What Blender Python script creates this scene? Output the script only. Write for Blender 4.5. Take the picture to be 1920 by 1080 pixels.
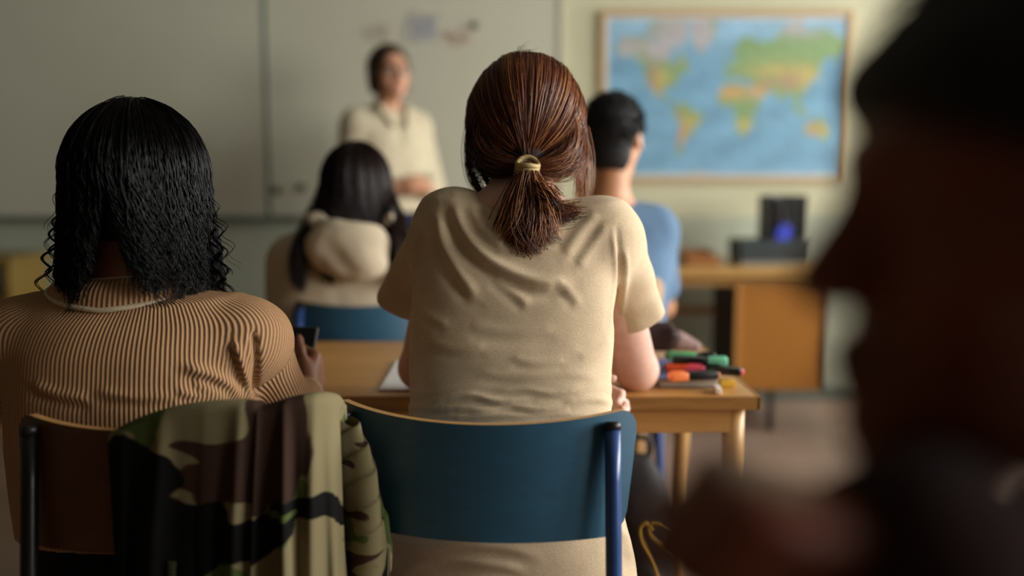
import bpy, bmesh, math, random
import numpy as np
from mathutils import Vector, Matrix, Euler

for o in list(bpy.data.objects):
    bpy.data.objects.remove(o, do_unlink=True)
random.seed(7)
RNG = np.random.default_rng(11)
scene = bpy.context.scene
COL = scene.collection

# ------------------------------------------------------------------ camera, world, light, exposure
CAM_H = 1.15
PITCH = math.radians(6.55)
FPX = 1785.0
cam_d = bpy.data.cameras.new('camera')
cam = bpy.data.objects.new('camera', cam_d)
COL.objects.link(cam)
cam.location = (0, 0, CAM_H)
cam.rotation_euler = (math.pi / 2 - PITCH, 0, 0)
cam_d.sensor_width = 36.0
cam_d.lens = FPX / 1920 * 36.0
cam_d.clip_start = 0.02
cam_d.dof.use_dof = True
cam_d.dof.focus_distance = 1.46
cam_d.dof.aperture_fstop = 1.12
scene.camera = cam

world = bpy.data.worlds.new('overcast_sky')
scene.world = world
world.use_nodes = True
bg = world.node_tree.nodes['Background']
bg.inputs[0].default_value = (0.80, 0.90, 1.0, 1)
bg.inputs[1].default_value = 0.6

scene.view_settings.view_transform = 'Standard'
scene.view_settings.look = 'None'
scene.view_settings.gamma = 1.0
scene.view_settings.use_curve_mapping = False
scene.view_settings.exposure = 1.55

WALL_Y = 4.9          # front wall
WALL_R = 3.0          # window wall
WALL_L = -4.6
WALL_B = -3.2
CEIL = 2.85
WINDOWS = [(-0.60, 0.55), (0.75, 1.95), (2.15, 3.35), (3.55, 4.70)]   # y ranges of the daylight windows
WIN_Z = (0.92, 2.45)
for (y0, y1), energy in zip(WINDOWS, (22, 46, 34, 26)):
    ld = bpy.data.lights.new('window_daylight', 'AREA')
    ld.shape = 'RECTANGLE'
    ld.size = y1 - y0
    ld.size_y = WIN_Z[1] - WIN_Z[0]
    ld.energy = energy
    ld.color = (1.0, 0.985, 0.94)
    lo = bpy.data.objects.new('window_daylight', ld)
    COL.objects.link(lo)
    lo.location = (WALL_R + 0.32, (y0 + y1) / 2, sum(WIN_Z) / 2 + 0.1)
    lo.rotation_euler = Euler((math.radians(90), 0, math.radians(90)), 'XYZ')


def P(px, py, Y):
    """point in the room at depth Y along the room, seen at a pixel of the 1920x1080 photograph"""
    x = (px - 960) / FPX
    v = (540 - py) / FPX
    c, s = math.cos(PITCH), math.sin(PITCH)
    d = np.array([x, c + v * s, -s + v * c])
    return np.array([0, 0, CAM_H]) + d * (Y / d[1])


def PROJ(p):
    """pixels of room points (n,3)"""
    c, s = math.cos(PITCH), math.sin(PITCH)
    q = p - np.array([0, 0, CAM_H])
    dep = q[:, 1] * c - q[:, 2] * s
    up = q[:, 1] * s + q[:, 2] * c
    return 960 + FPX * q[:, 0] / dep, 540 - FPX * up / dep


# ------------------------------------------------------------------ materials
def lin(c):
    return tuple(((v / 255) / 12.92 if v / 255 <= 0.04045 else ((v / 255 + 0.055) / 1.055) ** 2.4) for v in c)


class NT:
    def __init__(s, name):
        s.m = bpy.data.materials.new(name)
        s.m.use_nodes = True
        s.t = s.m.node_tree
        s.b = s.t.nodes['Principled BSDF']

    def n(s, typ, **kw):
        nd = s.t.nodes.new(typ)
        for k, v in kw.items():
            if k.startswith('i_'):
                nd.inputs[k[2:].replace('_', ' ')].default_value = v
            else:
                setattr(nd, k, v)
        return nd

    def l(s, a, b):
        s.t.links.new(a, b)

    def coords(s, scale=(1, 1, 1), kind='Object', rot=(0, 0, 0)):
        tc = s.n('ShaderNodeTexCoord')
        mp = s.n('ShaderNodeMapping')
        mp.inputs['Scale'].default_value = scale
        mp.inputs['Rotation'].default_value = rot
        s.l(tc.outputs[kind], mp.inputs['Vector'])
        return mp.outputs[0]

    def ramp(s, fac, stops, interp='LINEAR'):
        r = s.n('ShaderNodeValToRGB')
        r.color_ramp.interpolation = interp
        e = r.color_ramp.elements
        while len(e) > 1:
            e.remove(e[-1])
        for i, (p, c) in enumerate(stops):
            el = e[0] if i == 0 else e.new(p)
            el.position = p
            el.color = (*c, 1)
        s.l(fac, r.inputs[0])
        return r.outputs[0]

    def bump(s, h, strength=0.3, dist=0.002):
        b = s.n('ShaderNodeBump')
        b.inputs['Strength'].default_value = strength
        b.inputs['Distance'].default_value = dist
        s.l(h, b.inputs['Height'])
        s.l(b.outputs[0], s.b.inputs['Normal'])


def mul(c, f):
    return tuple(min(1, v * f) for v in c)


MATS = {}


def plain(name, rgb, rough=0.6, var=0.12, scale=30.0, bump=0.0, metal=0.0, spec=0.5, sheen=0.0, sss=0.0, stretch=(1, 1, 1), bdist=0.002):
    if name in MATS:
        return MATS[name]
    t = NT(name)
    c = lin(rgb)
    v = t.coords(stretch)
    nz = t.n('ShaderNodeTexNoise', i_Scale=scale, i_Detail=4.0, i_Roughness=0.6)
    t.l(v, nz.inputs['Vector'])
    t.l(t.ramp(nz.outputs['Fac'], [(0.3, mul(c, 1 - var)), (0.7, mul(c, 1 + var))]), t.b.inputs['Base Color'])
    t.b.inputs['Roughness'].default_value = rough
    t.b.inputs['Metallic'].default_value = metal
    t.b.inputs['Specular IOR Level'].default_value = spec
    if sheen:
        t.b.inputs['Sheen Weight'].default_value = sheen
        t.b.inputs['Sheen Roughness'].default_value = 0.5
    if sss:
        t.b.inputs['Subsurface Weight'].default_value = sss
        t.b.inputs['Subsurface Radius'].default_value = (0.012, 0.005, 0.003)
    if bump:
        t.bump(nz.outputs['Fac'], bump, bdist)
    MATS[name] = t.m
    return t.m


def wood(name, rgb, dark=0.7, rough=0.4, axis=0, scale=6.0):
    if name in MATS:
        return MATS[name]
    t = NT(name)
    c = lin(rgb)
    sc = [14, 14, 14]
    sc[axis] = 1.2
    v = t.coords(tuple(sc))
    nz = t.n('ShaderNodeTexNoise', i_Scale=scale, i_Detail=6.0, i_Roughness=0.65, i_Distortion=0.6)
    t.l(v, nz.inputs['Vector'])
    t.l(t.ramp(nz.outputs['Fac'], [(0.25, mul(c, dark)), (0.55, c), (0.8, mul(c, 1.15))]), t.b.inputs['Base Color'])
    t.b.inputs['Roughness'].default_value = rough
    t.bump(nz.outputs['Fac'], 0.12, 0.001)
    MATS[name] = t.m
    return t.m


def hair_mat(name, stops, rough=0.38, spec=0.5):
    """colour runs over the strand attribute 'tone'"""
    t = NT(name)
    a = t.n('ShaderNodeAttribute', attribute_name='tone')
    t.l(t.ramp(a.outputs['Fac'], [(p, lin(c)) for p, c in stops]), t.b.inputs['Base Color'])
    t.b.inputs['Roughness'].default_value = rough
    t.b.inputs['Specular IOR Level'].default_value = spec
    return t.m


def skin_mat(name, rgb, lips=(150, 80, 70), rough=0.5):
    t = NT(name)
    c = lin(rgb)
    v = t.coords()
    nz = t.n('ShaderNodeTexNoise', i_Scale=45.0, i_Detail=3.0)
    t.l(v, nz.inputs['Vector'])
    base = t.ramp(nz.outputs['Fac'], [(0.3, mul(c, 0.92)), (0.7, mul(c, 1.06))])
    a = t.n('ShaderNodeAttribute', attribute_name='tint')
    mx = t.n('ShaderNodeMix', data_type='RGBA')
    t.l(a.outputs['Fac'], mx.inputs['Factor'])
    t.l(base, mx.inputs['A'])
    mx.inputs['B'].default_value = (*lin(lips), 1)
    t.l(mx.outputs['Result'], t.b.inputs['Base Color'])
    t.b.inputs['Roughness'].default_value = rough
    t.b.inputs['Subsurface Weight'].default_value = 0.15
    t.b.inputs['Subsurface Radius'].default_value = (0.010, 0.004, 0.002)
    n2 = t.n('ShaderNodeTexNoise', i_Scale=400.0, i_Detail=2.0)
    t.l(v, n2.inputs['Vector'])
    t.bump(n2.outputs['Fac'], 0.08, 0.001)
    return t.m


# ------------------------------------------------------------------ object helpers
def link(name, data, parent=None, loc=(0, 0, 0), rot=(0, 0, 0)):
    o = bpy.data.objects.new(name, data)
    COL.objects.link(o)
    o.location = loc
    o.rotation_euler = rot
    if parent is not None:
        o.parent = parent
    return o


def tag(o, label=None, cat=None, group=None, kind=None):
    if label: o['label'] = label
    if cat: o['category'] = cat
    if group: o['group'] = group
    if kind: o['kind'] = kind
    return o


def thing(name, label, cat, loc=(0, 0, 0), rz=0.0, group=None):
    return tag(link(name, None, None, tuple(float(v) for v in loc), (0, 0, rz)), label, cat, group)


def mesh_from(name, v, f, mat, smooth=False, attrs=None, uv=None):
    me = bpy.data.meshes.new(name)
    v = np.asarray(v, dtype=np.float32)
    f = np.asarray(f, dtype=np.int32)
    n = f.shape[1]
    me.vertices.add(len(v))
    me.vertices.foreach_set('co', v.ravel())
    me.loops.add(f.size)
    me.loops.foreach_set('vertex_index', f.ravel())
    me.polygons.add(len(f))
    me.polygons.foreach_set('loop_start', np.arange(0, f.size, n, dtype=np.int32))
    me.polygons.foreach_set('loop_total', np.full(len(f), n, dtype=np.int32))
    if smooth:
        me.polygons.foreach_set('use_smooth', np.ones(len(f), dtype=bool))
    me.update(calc_edges=True)
    me.validate()
    for k, a in (attrs or {}).items():
        if a.ndim == 1:
            at = me.attributes.new(k, 'FLOAT', 'POINT')
            at.data.foreach_set('value', a.astype(np.float32))
        elif a.shape[1] == 3:
            at = me.attributes.new(k, 'FLOAT_VECTOR', 'POINT')
            at.data.foreach_set('vector', a.astype(np.float32).ravel())
        else:
            at = me.attributes.new(k, 'FLOAT_COLOR', 'POINT')
            at.data.foreach_set('color', a.astype(np.float32).ravel())
    if mat: me.materials.append(mat)
    return me


def bm_mesh(name, bm, mat, smooth=False):
    me = bpy.data.meshes.new(name)
    bm.normal_update()
    bm.to_mesh(me)
    bm.free()
    if smooth:
        me.polygons.foreach_set('use_smooth', np.ones(len(me.polygons), dtype=bool))
    if mat: me.materials.append(mat)
    return me


def bm_box(size, c=(0, 0, 0), bevel=0.0, seg=2):
    bm = bmesh.new()
    bmesh.ops.create_cube(bm, size=1.0, matrix=Matrix.Translation(Vector([float(v) for v in c])) @ Matrix.Diagonal((*size, 1)))
    if bevel:
        bmesh.ops.bevel(bm, geom=bm.edges[:], offset=bevel, segments=seg, profile=0.5, affect='EDGES')
    return bm


def box(name, size, c, mat, parent=None, bevel=0.0, loc=(0, 0, 0), rot=(0, 0, 0), seg=2):
    return link(name, bm_mesh(name, bm_box(size, c, bevel, seg), mat), parent, loc, rot)


def tube_mesh(name, pts, r, mat, sides=12, closed=False, caps=True):
    pts = np.asarray(pts, float)
    n = len(pts)
    r = np.full(n, r) if np.isscalar(r) else np.asarray(r, float)
    if closed:
        tan = np.roll(pts, -1, 0) - np.roll(pts, 1, 0)
    else:
        tan = np.gradient(pts, axis=0)
    tan /= np.linalg.norm(tan, axis=1)[:, None] + 1e-12
    ref = np.array([0, 0, 1.0]) if abs(tan[0, 2]) < 0.8 else np.array([1.0, 0, 0])
    us = []
    u = np.cross(tan[0], ref)
    for i in range(n):
        u = u - tan[i] * np.dot(u, tan[i])
        u /= np.linalg.norm(u) + 1e-12
        us.append(u.copy())
    us = np.array(us)
    ws = np.cross(tan, us)
    a = np.linspace(0, 2 * np.pi, sides, endpoint=False)
    v = pts[:, None] + r[:, None, None] * (np.cos(a)[None, :, None] * us[:, None] + np.sin(a)[None, :, None] * ws[:, None])
    v = v.reshape(-1, 3)
    f = []
    m = n if closed else n - 1
    for i in range(m):
        j = (i + 1) % n
        for k in range(sides):
            k2 = (k + 1) % sides
            f.append((i * sides + k, i * sides + k2, j * sides + k2, j * sides + k))
    bm = bmesh.new()
    bv = [bm.verts.new(p) for p in v]
    for q in f:
        bm.faces.new([bv[i] for i in q])
    if caps and not closed:
        bm.faces.new([bv[k] for k in range(sides)][::-1])
        bm.faces.new([bv[(n - 1) * sides + k] for k in range(sides)])
    bmesh.ops.recalc_face_normals(bm, faces=bm.faces[:])
    return bm_mesh(name, bm, mat, True)


def tube(name, pts, r, mat, parent=None, sides=12, closed=False):
    return link(name, tube_mesh(name, pts, r, mat, sides, closed), parent)


def smooth_pts(ctrl, n):
    """catmull-rom through the control rows (m,k) -> (n,k)"""
    c = np.asarray(ctrl, float)
    m = len(c)
    t = np.linspace(0, m - 1, n)
    i = np.clip(t.astype(int), 0, m - 2)
    f = (t - i)[:, None]
    p0 = c[np.clip(i - 1, 0, m - 1)]
    p1 = c[i]
    p2 = c[i + 1]
    p3 = c[np.clip(i + 2, 0, m - 1)]
    return 0.5 * (2 * p1 + (p2 - p0) * f + (2 * p0 - 5 * p1 + 4 * p2 - p3) * f ** 2 + (3 * p1 - p0 - 3 * p2 + p3) * f ** 3)


# ------------------------------------------------------------------ continuous bodies: distance field -> surface
def smin(a, b, k):
    h = np.maximum(k - np.abs(a - b), 0) / k
    return np.minimum(a, b) - h * h * k * 0.25


class Field:
    def __init__(s, lo, hi, res):
        s.lo = np.array(lo, float)
        s.res = res
        s.n = np.ceil((np.array(hi, float) - s.lo) / res).astype(int) + 1
        s.D = np.full(tuple(s.n), 0.06, np.float32)
        s.ax = [(s.lo[i] + res * np.arange(s.n[i])).astype(np.float32) for i in range(3)]

    def op(s, fn, lo, hi, k=0.01, sub=False, pad=0.03):
        lo = np.asarray(lo, float) - pad - k
        hi = np.asarray(hi, float) + pad + k
        i0 = np.clip(np.floor((lo - s.lo) / s.res).astype(int), 0, s.n)
        i1 = np.clip(np.ceil((hi - s.lo) / s.res).astype(int) + 1, 0, s.n)
        if np.any(i1 <= i0): return
        sl = tuple(slice(a, b) for a, b in zip(i0, i1))
        X = s.ax[0][sl[0]][:, None, None]
        Y = s.ax[1][sl[1]][None, :, None]
        Z = s.ax[2][sl[2]][None, None, :]
        d = fn(X, Y, Z).astype(np.float32)
        if sub:
            s.D[sl] = -smin(-s.D[sl], d, max(k, 1e-4))
        else:
            s.D[sl] = smin(s.D[sl], d, max(k, 1e-4))

    def cone(s, a, b, ra, rb, k=0.02, sub=False, flat=None):
        """round cone; flat=(dir, factor) squashes it along dir"""
        a = np.asarray(a, float)
        b = np.asarray(b, float)
        ba = b - a
        L = float(ba @ ba) + 1e-12
        R = max(ra, rb)

        def fn(X, Y, Z):
            x, y, z = X - a[0], Y - a[1], Z - a[2]
            t = np.clip((x * ba[0] + y * ba[1] + z * ba[2]) / L, 0, 1)
            x, y, z = x - t * ba[0], y - t * ba[1], z - t * ba[2]
            r2 = x * x + y * y + z * z
            if flat is not None:
                q = np.asarray(flat[0], float)
                q = q / np.linalg.norm(q)
                e = x * q[0] + y * q[1] + z * q[2]
                r2 = r2 + e * e * (1 / flat[1] ** 2 - 1)
            return np.sqrt(r2) - (ra + (rb - ra) * t)
        s.op(fn, np.minimum(a, b) - R, np.maximum(a, b) + R, k, sub)

    def ell(s, c, r, k=0.02, sub=False, R=None):
        c = np.asarray(c, float)
        r = np.asarray(r, float)
        R_ = np.eye(3) if R is None else np.asarray(R)

        def fn(X, Y, Z):
            x, y, z = X - c[0], Y - c[1], Z - c[2]
            q = [x * R_[0, i] + y * R_[1, i] + z * R_[2, i] for i in range(3)]
            k0 = np.sqrt(sum((q[i] / r[i]) ** 2 for i in range(3)))
            k1 = np.sqrt(sum((q[i] / r[i] ** 2) ** 2 for i in range(3))) + 1e-9
            return k0 * (k0 - 1) / k1
        m = r.max()
        s.op(fn, c - m, c + m, k, sub)

    def path(s, pts, rr, k=0.01, sub=False):
        for i in range(len(pts) - 1):
            s.cone(pts[i], pts[i + 1], rr[i], rr[i + 1], k, sub)

    def loft(s, rows, k=0.02, e=2.3, sub=False, n=60):
        """rows (z,cx,cy,rx,ry): a trunk of superellipses"""
        rw = sorted([tuple(r) for r in rows])
        rw = smooth_pts(rw, n)
        zz = rw[:, 0]
        o = np.argsort(zz)
        rw = rw[o]
        zz = rw[:, 0]

        def fn(X, Y, Z):
            z1 = Z.ravel()
            cx, cy, rx, ry = [np.interp(z1, zz, rw[:, i]).astype(np.float32)[None, None, :] for i in range(1, 5)]
            g = (np.abs((X - cx) / rx) ** e + np.abs((Y - cy) / ry) ** e) ** (1 / e)
            d = (g - 1) * np.minimum(rx, ry)
            return np.maximum(d, np.maximum(zz[0] - Z, Z - zz[-1]))
        s.op(fn, (rw[:, 1].min() - rw[:, 3].max(), rw[:, 2].min() - rw[:, 4].max(), zz[0]),
             (rw[:, 1].max() + rw[:, 3].max(), rw[:, 2].max() + rw[:, 4].max(), zz[-1]), k, sub)

    def half(s, p, n, k=0.004):
        """cut away everything on the side n points to"""
        p = np.asarray(p, float)
        n = np.asarray(n, float)
        n = n / np.linalg.norm(n)
        X = s.ax[0][:, None, None]
        Y = s.ax[1][None, :, None]
        Z = s.ax[2][None, None, :]
        d = ((X - p[0]) * n[0] + (Y - p[1]) * n[1] + (Z - p[2]) * n[2]).astype(np.float32)
        s.D = -smin(-s.D, -d, k)

    def mesh(s, relax=2):
        D = s.D
        D[0], D[-1], D[:, 0], D[:, -1], D[:, :, 0], D[:, :, -1] = 1, 1, 1, 1, 1, 1
        ins = D < 0
        cnt = np.zeros(tuple(np.array(D.shape) - 1), np.uint8)
        offs = [(i, j, k) for i in (0, 1) for j in (0, 1) for k in (0, 1)]
        nx, ny, nz = cnt.shape
        for i, j, k in offs:
            cnt += ins[i:i + nx, j:j + ny, k:k + nz]
        act = (cnt > 0) & (cnt < 8)
        ci = np.argwhere(act)
        idx = np.full(cnt.shape, -1, np.int32)
        idx[act] = np.arange(len(ci))
        acc = np.zeros((len(ci), 3))
        num = np.zeros(len(ci))
        cd = {o: D[ci[:, 0] + o[0], ci[:, 1] + o[1], ci[:, 2] + o[2]] for o in offs}
        for o in offs:
            for ax in range(3):
                if o[ax]: continue
                q = list(o)
                q[ax] = 1
                d1, d2 = cd[o], cd[tuple(q)]
                m = (d1 < 0) != (d2 < 0)
                t = d1[m] / (d1[m] - d2[m])
                pos = np.tile(np.array(o, float), (m.sum(), 1))
                pos[:, ax] += t
                acc[m] += pos
                num[m] += 1
        v = s.lo + s.res * (ci + acc / num[:, None])
        faces = []
        for ax in range(3):
            a, b = [(1, 2), (2, 0), (0, 1)][ax]
            sl0 = [slice(None)] * 3
            sl1 = [slice(None)] * 3
            sl0[ax] = slice(0, -1)
            sl1[ax] = slice(1, None)
            ch = ins[tuple(sl0)] != ins[tuple(sl1)]
            e = np.argwhere(ch)
            e = e[(e[:, a] > 0) & (e[:, b] > 0) & (e[:, a] < D.shape[a] - 1) & (e[:, b] < D.shape[b] - 1)]
            flip = ins[e[:, 0], e[:, 1], e[:, 2]]

            def cell(da, db):
                q = e.copy()
                q[:, a] += da
                q[:, b] += db
                return idx[q[:, 0], q[:, 1], q[:, 2]]
            Q = np.stack([cell(-1, -1), cell(0, -1), cell(0, 0), cell(-1, 0)], 1)
            Q[~flip] = Q[~flip][:, ::-1]
            faces.append(Q)
        f = np.concatenate(faces)
        for _ in range(relax):
            v = relaxed(v, f)
        return v, f


def relaxed(v, f, w=0.5):
    a = np.concatenate([f[:, i] for i in range(4)])
    b = np.concatenate([f[:, (i + 1) % 4] for i in range(4)])
    ia = np.concatenate([a, b])
    ib = np.concatenate([b, a])
    n = np.bincount(ia, minlength=len(v)).astype(float) + 1e-9
    av = np.stack([np.bincount(ia, weights=v[ib, i], minlength=len(v)) for i in range(3)], 1) / n[:, None]
    return v * (1 - w) + av * w


def vnormals(v, f):
    n = np.cross(v[f[:, 2]] - v[f[:, 0]], v[f[:, 3]] - v[f[:, 1]])
    out = np.stack([np.bincount(f.ravel(), weights=np.repeat(n[:, i], 4), minlength=len(v)) for i in range(3)], 1)
    return out / (np.linalg.norm(out, axis=1)[:, None] + 1e-12)


def seg_dist(x, y, poly):
    """distance of 2D points from a polyline, the fraction along it, and the signed side"""
    best = np.full(len(x), 1e9)
    frac = np.zeros(len(x))
    side = np.zeros(len(x))
    m = len(poly) - 1
    for i in range(m):
        ax, ay = poly[i]
        bx, by = poly[i + 1]
        dx, dy = bx - ax, by - ay
        t = np.clip(((x - ax) * dx + (y - ay) * dy) / (dx * dx + dy * dy), 0, 1)
        d = np.hypot(x - ax - t * dx, y - ay - t * dy)
        sd = np.sign(dx * (y - ay) - dy * (x - ax))
        u = d < best
        best[u] = d[u]
        frac[u] = (i + t[u]) / m
        side[u] = sd[u]
    return best, frac, side


def wave_noise(p, freq, seed, octaves=3):
    """cheap smooth noise of points (n,3)"""
    r = np.random.default_rng(seed)
    out = np.zeros(len(p))
    amp = 1.0
    for o in range(octaves):
        for _ in range(4):
            d = r.normal(size=3)
            d /= np.linalg.norm(d)
            out += amp * np.sin(p @ d * freq * (1 + r.random()) + r.random() * 6.28)
        amp *= 0.5
        freq *= 2
    return out / 5


def strands_mesh(name, pts, rad, mat, tone, sides=3):
    """pts (S,N,3), rad (S,N) or scalar, tone (S,)"""
    S, N, _ = pts.shape
    rad = np.broadcast_to(np.asarray(rad, float), (S, N)) if np.ndim(rad) < 2 else rad
    tan = np.gradient(pts, axis=1)
    tan /= np.linalg.norm(tan, axis=2, keepdims=True) + 1e-12
    ref = np.array([0.31, 0.87, 0.38])
    u = np.cross(tan, ref)
    u /= np.linalg.norm(u, axis=2, keepdims=True) + 1e-12
    w = np.cross(tan, u)
    a = np.linspace(0, 2 * np.pi, sides, endpoint=False)
    v = pts[:, :, None] + rad[:, :, None, None] * (np.cos(a)[None, None, :, None] * u[:, :, None] + np.sin(a)[None, None, :, None] * w[:, :, None])
    base = (np.arange(S)[:, None, None] * N + np.arange(N - 1)[None, :, None]) * sides
    k = np.arange(sides)[None, None, :]
    k2 = (k + 1) % sides
    f = np.stack([base + k, base + k2, base + sides + k2, base + sides + k], -1).reshape(-1, 4)
    return mesh_from(name, v.reshape(-1, 3), f, mat, True, {'tone': np.repeat(tone, N * sides)})


def taper(S, N, r, tip=0.35):
    t = np.linspace(0, 1, N)
    return np.tile(r * (1 - (1 - tip) * np.clip((t - 0.6) / 0.4, 0, 1)), (S, 1))

# ------------------------------------------------------------------ the room
M_WALL = plain('cream_wall_paint', (200, 197, 166), 0.75, 0.03, 6, 0.05)
M_DADO = plain('grey_dado_paint', (178, 184, 164), 0.7, 0.03, 6, 0.05)
M_CEIL = plain('ceiling_paint', (120, 117, 104), 0.9, 0.03, 12)
M_BASE = plain('green_grey_skirting', (112, 124, 114), 0.5, 0.06, 8)
M_FRAME = plain('window_frame_white', (214, 212, 204), 0.45, 0.03, 10)


def floor_mat():
    t = NT('worn_linoleum')
    v = t.coords()
    n1 = t.n('ShaderNodeTexNoise', i_Scale=2.2, i_Detail=5.0, i_Roughness=0.6)
    n2 = t.n('ShaderNodeTexNoise', i_Scale=90.0, i_Detail=3.0)
    t.l(v, n1.inputs['Vector'])
    t.l(v, n2.inputs['Vector'])
    mx = t.n('ShaderNodeMath', operation='MULTIPLY_ADD')
    t.l(n2.outputs['Fac'], mx.inputs[0])
    mx.inputs[1].default_value = 0.35
    t.l(n1.outputs['Fac'], mx.inputs[2])
    c = lin((158, 132, 116))
    t.l(t.ramp(mx.outputs[0], [(0.4, mul(c, 0.82)), (0.95, mul(c, 1.1))]), t.b.inputs['Base Color'])
    t.b.inputs['Roughness'].default_value = 0.42
    return t.m


def structure(o):
    o['kind'] = 'structure'
    return o


W = WALL_R - WALL_L
cx = (WALL_R + WALL_L) / 2
D = WALL_Y - WALL_B
cy = (WALL_Y + WALL_B) / 2
structure(box('floor', (W + 0.4, D + 0.4, 0.1), (cx, cy, -0.05), floor_mat()))
structure(box('ceiling', (W + 0.4, D + 0.4, 0.1), (cx, cy, CEIL + 0.05), M_CEIL))
DADO = 0.955
wf = structure(box('wall_front', (W, 0.12, CEIL - DADO), (cx, WALL_Y + 0.06, (CEIL + DADO) / 2), M_WALL))
box('painted_dado', (W, 0.12, DADO), (cx, WALL_Y + 0.06, DADO / 2), M_DADO, wf)
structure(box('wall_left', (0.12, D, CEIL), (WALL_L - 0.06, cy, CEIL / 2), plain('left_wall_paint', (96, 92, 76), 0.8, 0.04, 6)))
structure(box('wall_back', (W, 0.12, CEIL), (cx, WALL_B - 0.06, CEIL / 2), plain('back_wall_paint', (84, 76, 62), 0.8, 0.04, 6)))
structure(box('baseboard_front', (W, 0.016, 0.075), (cx, WALL_Y - 0.008, 0.0375), M_BASE, None, 0.004))
structure(box('baseboard_left', (0.016, D, 0.075), (WALL_L + 0.008, cy, 0.0375), M_BASE, None, 0.004))

# window wall: piers, sill band and lintel in one wall with three openings
bm = bmesh.new()


def bm_add(bm, size, c):
    bmesh.ops.create_cube(bm, size=1.0, matrix=Matrix.Translation(Vector(c)) @ Matrix.Diagonal((*size, 1)))


T = 0.24
xw = WALL_R + T / 2
bm_add(bm, (T, D, WIN_Z[0]), (xw, cy, WIN_Z[0] / 2))
bm_add(bm, (T, D, CEIL - WIN_Z[1]), (xw, cy, (CEIL + WIN_Z[1]) / 2))
edges = [WALL_B] + [e for w_ in WINDOWS for e in w_] + [WALL_Y]
for a, b in zip(edges[0::2], edges[1::2]):
    bm_add(bm, (T, b - a, WIN_Z[1] - WIN_Z[0]), (xw, (a + b) / 2, sum(WIN_Z) / 2))
structure(link('wall_right', bm_mesh('wall_right', bm, plain('right_wall_paint', (150, 142, 120), 0.8, 0.03, 6))))
g = NT('window_glass')
tr = g.n('ShaderNodeBsdfTransparent')
gl = g.n('ShaderNodeBsdfGlossy', i_Roughness=0.02)
nzg = g.n('ShaderNodeTexNoise', i_Scale=3.0)
mxg = g.n('ShaderNodeMixShader')
rg = g.ramp(nzg.outputs['Fac'], [(0.3, (0.05,) * 3), (0.7, (0.07,) * 3)])
g.l(rg, mxg.inputs[0])
g.l(tr.outputs[0], mxg.inputs[1])
g.l(gl.outputs[0], mxg.inputs[2])
g.l(mxg.outputs[0], g.t.nodes['Material Output'].inputs['Surface'])
M_GLASS = g.m
for i, (a, b) in enumerate(WINDOWS):
    zc = sum(WIN_Z) / 2
    h = WIN_Z[1] - WIN_Z[0]
    wo = structure(link('window_%d' % (i + 1), None, None, (WALL_R + 0.1, (a + b) / 2, WIN_Z[0])))
    wd = b - a
    for nm, sz, c in (('jamb', (0.06, 0.05, h), (0, -wd / 2 + 0.025, h / 2)), ('jamb', (0.06, 0.05, h), (0, wd / 2 - 0.025, h / 2)),
                      ('head', (0.06, wd, 0.05), (0, 0, h - 0.025)), ('sill', (0.22, wd, 0.03), (-0.06, 0, 0.015)),
                      ('mullion', (0.05, 0.045, h), (0, 0, h / 2))):
        box(nm, sz, c, M_FRAME, wo, 0.004)
    for sgn in (-1, 1):
        box('pane', (0.005, wd / 2 - 0.06, h - 0.08), (0, sgn * wd / 4, h / 2), M_GLASS, wo)

# ------------------------------------------------------------------ whiteboard
M_BOARD = plain('whiteboard_enamel', (200, 198, 178), 0.42, 0.02, 2)
M_ALU = plain('grey_green_aluminium', (112, 122, 112), 0.45, 0.05, 20, metal=0.3)
wb = thing('whiteboard', 'wide pale whiteboard in two panels with grey frame on the front wall', 'whiteboard', (-1.05, WALL_Y, 0.96))
bx0 = P(1046, 200, WALL_Y)[0] + 1.05
seam = P(503, 200, WALL_Y)[0] + 1.05
left = -2.9 + 1.05
hb = 1.32
z0 = 0.0
box('panel', (bx0 - seam - 0.01, 0.02, hb), ((bx0 + seam) / 2, -0.018, z0 + hb / 2), M_BOARD, wb, 0.003)
box('panel', (seam - left - 0.01, 0.02, hb), ((left + seam) / 2, -0.03, z0 + hb / 2), M_BOARD, wb, 0.003)
box('panel_edge', (0.022, 0.04, hb), (seam, -0.022, z0 + hb / 2), M_ALU, wb, 0.003)
box('end_rail', (0.018, 0.034, hb), (bx0 + 0.009, -0.018, z0 + hb / 2), plain('pale_edge_rail', (176, 172, 160), 0.5), wb, 0.003)
box('bottom_rail', (seam - left, 0.06, 0.026), ((left + seam) / 2, -0.032, z0 - 0.013), M_ALU, wb, 0.004)
box('bottom_rail', (bx0 - seam, 0.05, 0.018), ((bx0 + seam) / 2, -0.026, z0 - 0.01), M_ALU, wb, 0.004)
# faint marker drawings left on the board
for nm, c0, (rx_, rz_), col, turns in (('marker_drawing', (792, 52), (0.085, 0.07), (168, 172, 186), 15),
                                       ('marker_drawing', (856, 70), (0.075, 0.045), (196, 172, 156), 10),
                                       ('marker_drawing', (706, 62), (0.07, 0.045), (190, 178, 160), 8)):
    c = P(c0[0], c0[1], WALL_Y - 0.029)
    t_ = np.linspace(0, 1, 160)
    xs = c[0] + 1.05 + rx_ * (0.75 * np.sin(t_ * 2 * math.pi * turns * 0.37 + turns) + 0.3 * np.sin(t_ * 31 + turns))
    zs = c[2] - 0.96 + rz_ * (0.7 * np.sin(t_ * 2 * math.pi * turns * 0.52) + 0.35 * np.cos(t_ * 43))
    tube(nm, np.stack([xs, np.full(160, -0.0285), zs], 1), 0.0036, plain('marker_ink_%d' % turns, col, 0.6), wb, 5)
c = P(889, 48, WALL_Y - 0.03)
M_MAG = plain('dark_magnet', (84, 82, 66), 0.4)
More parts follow.
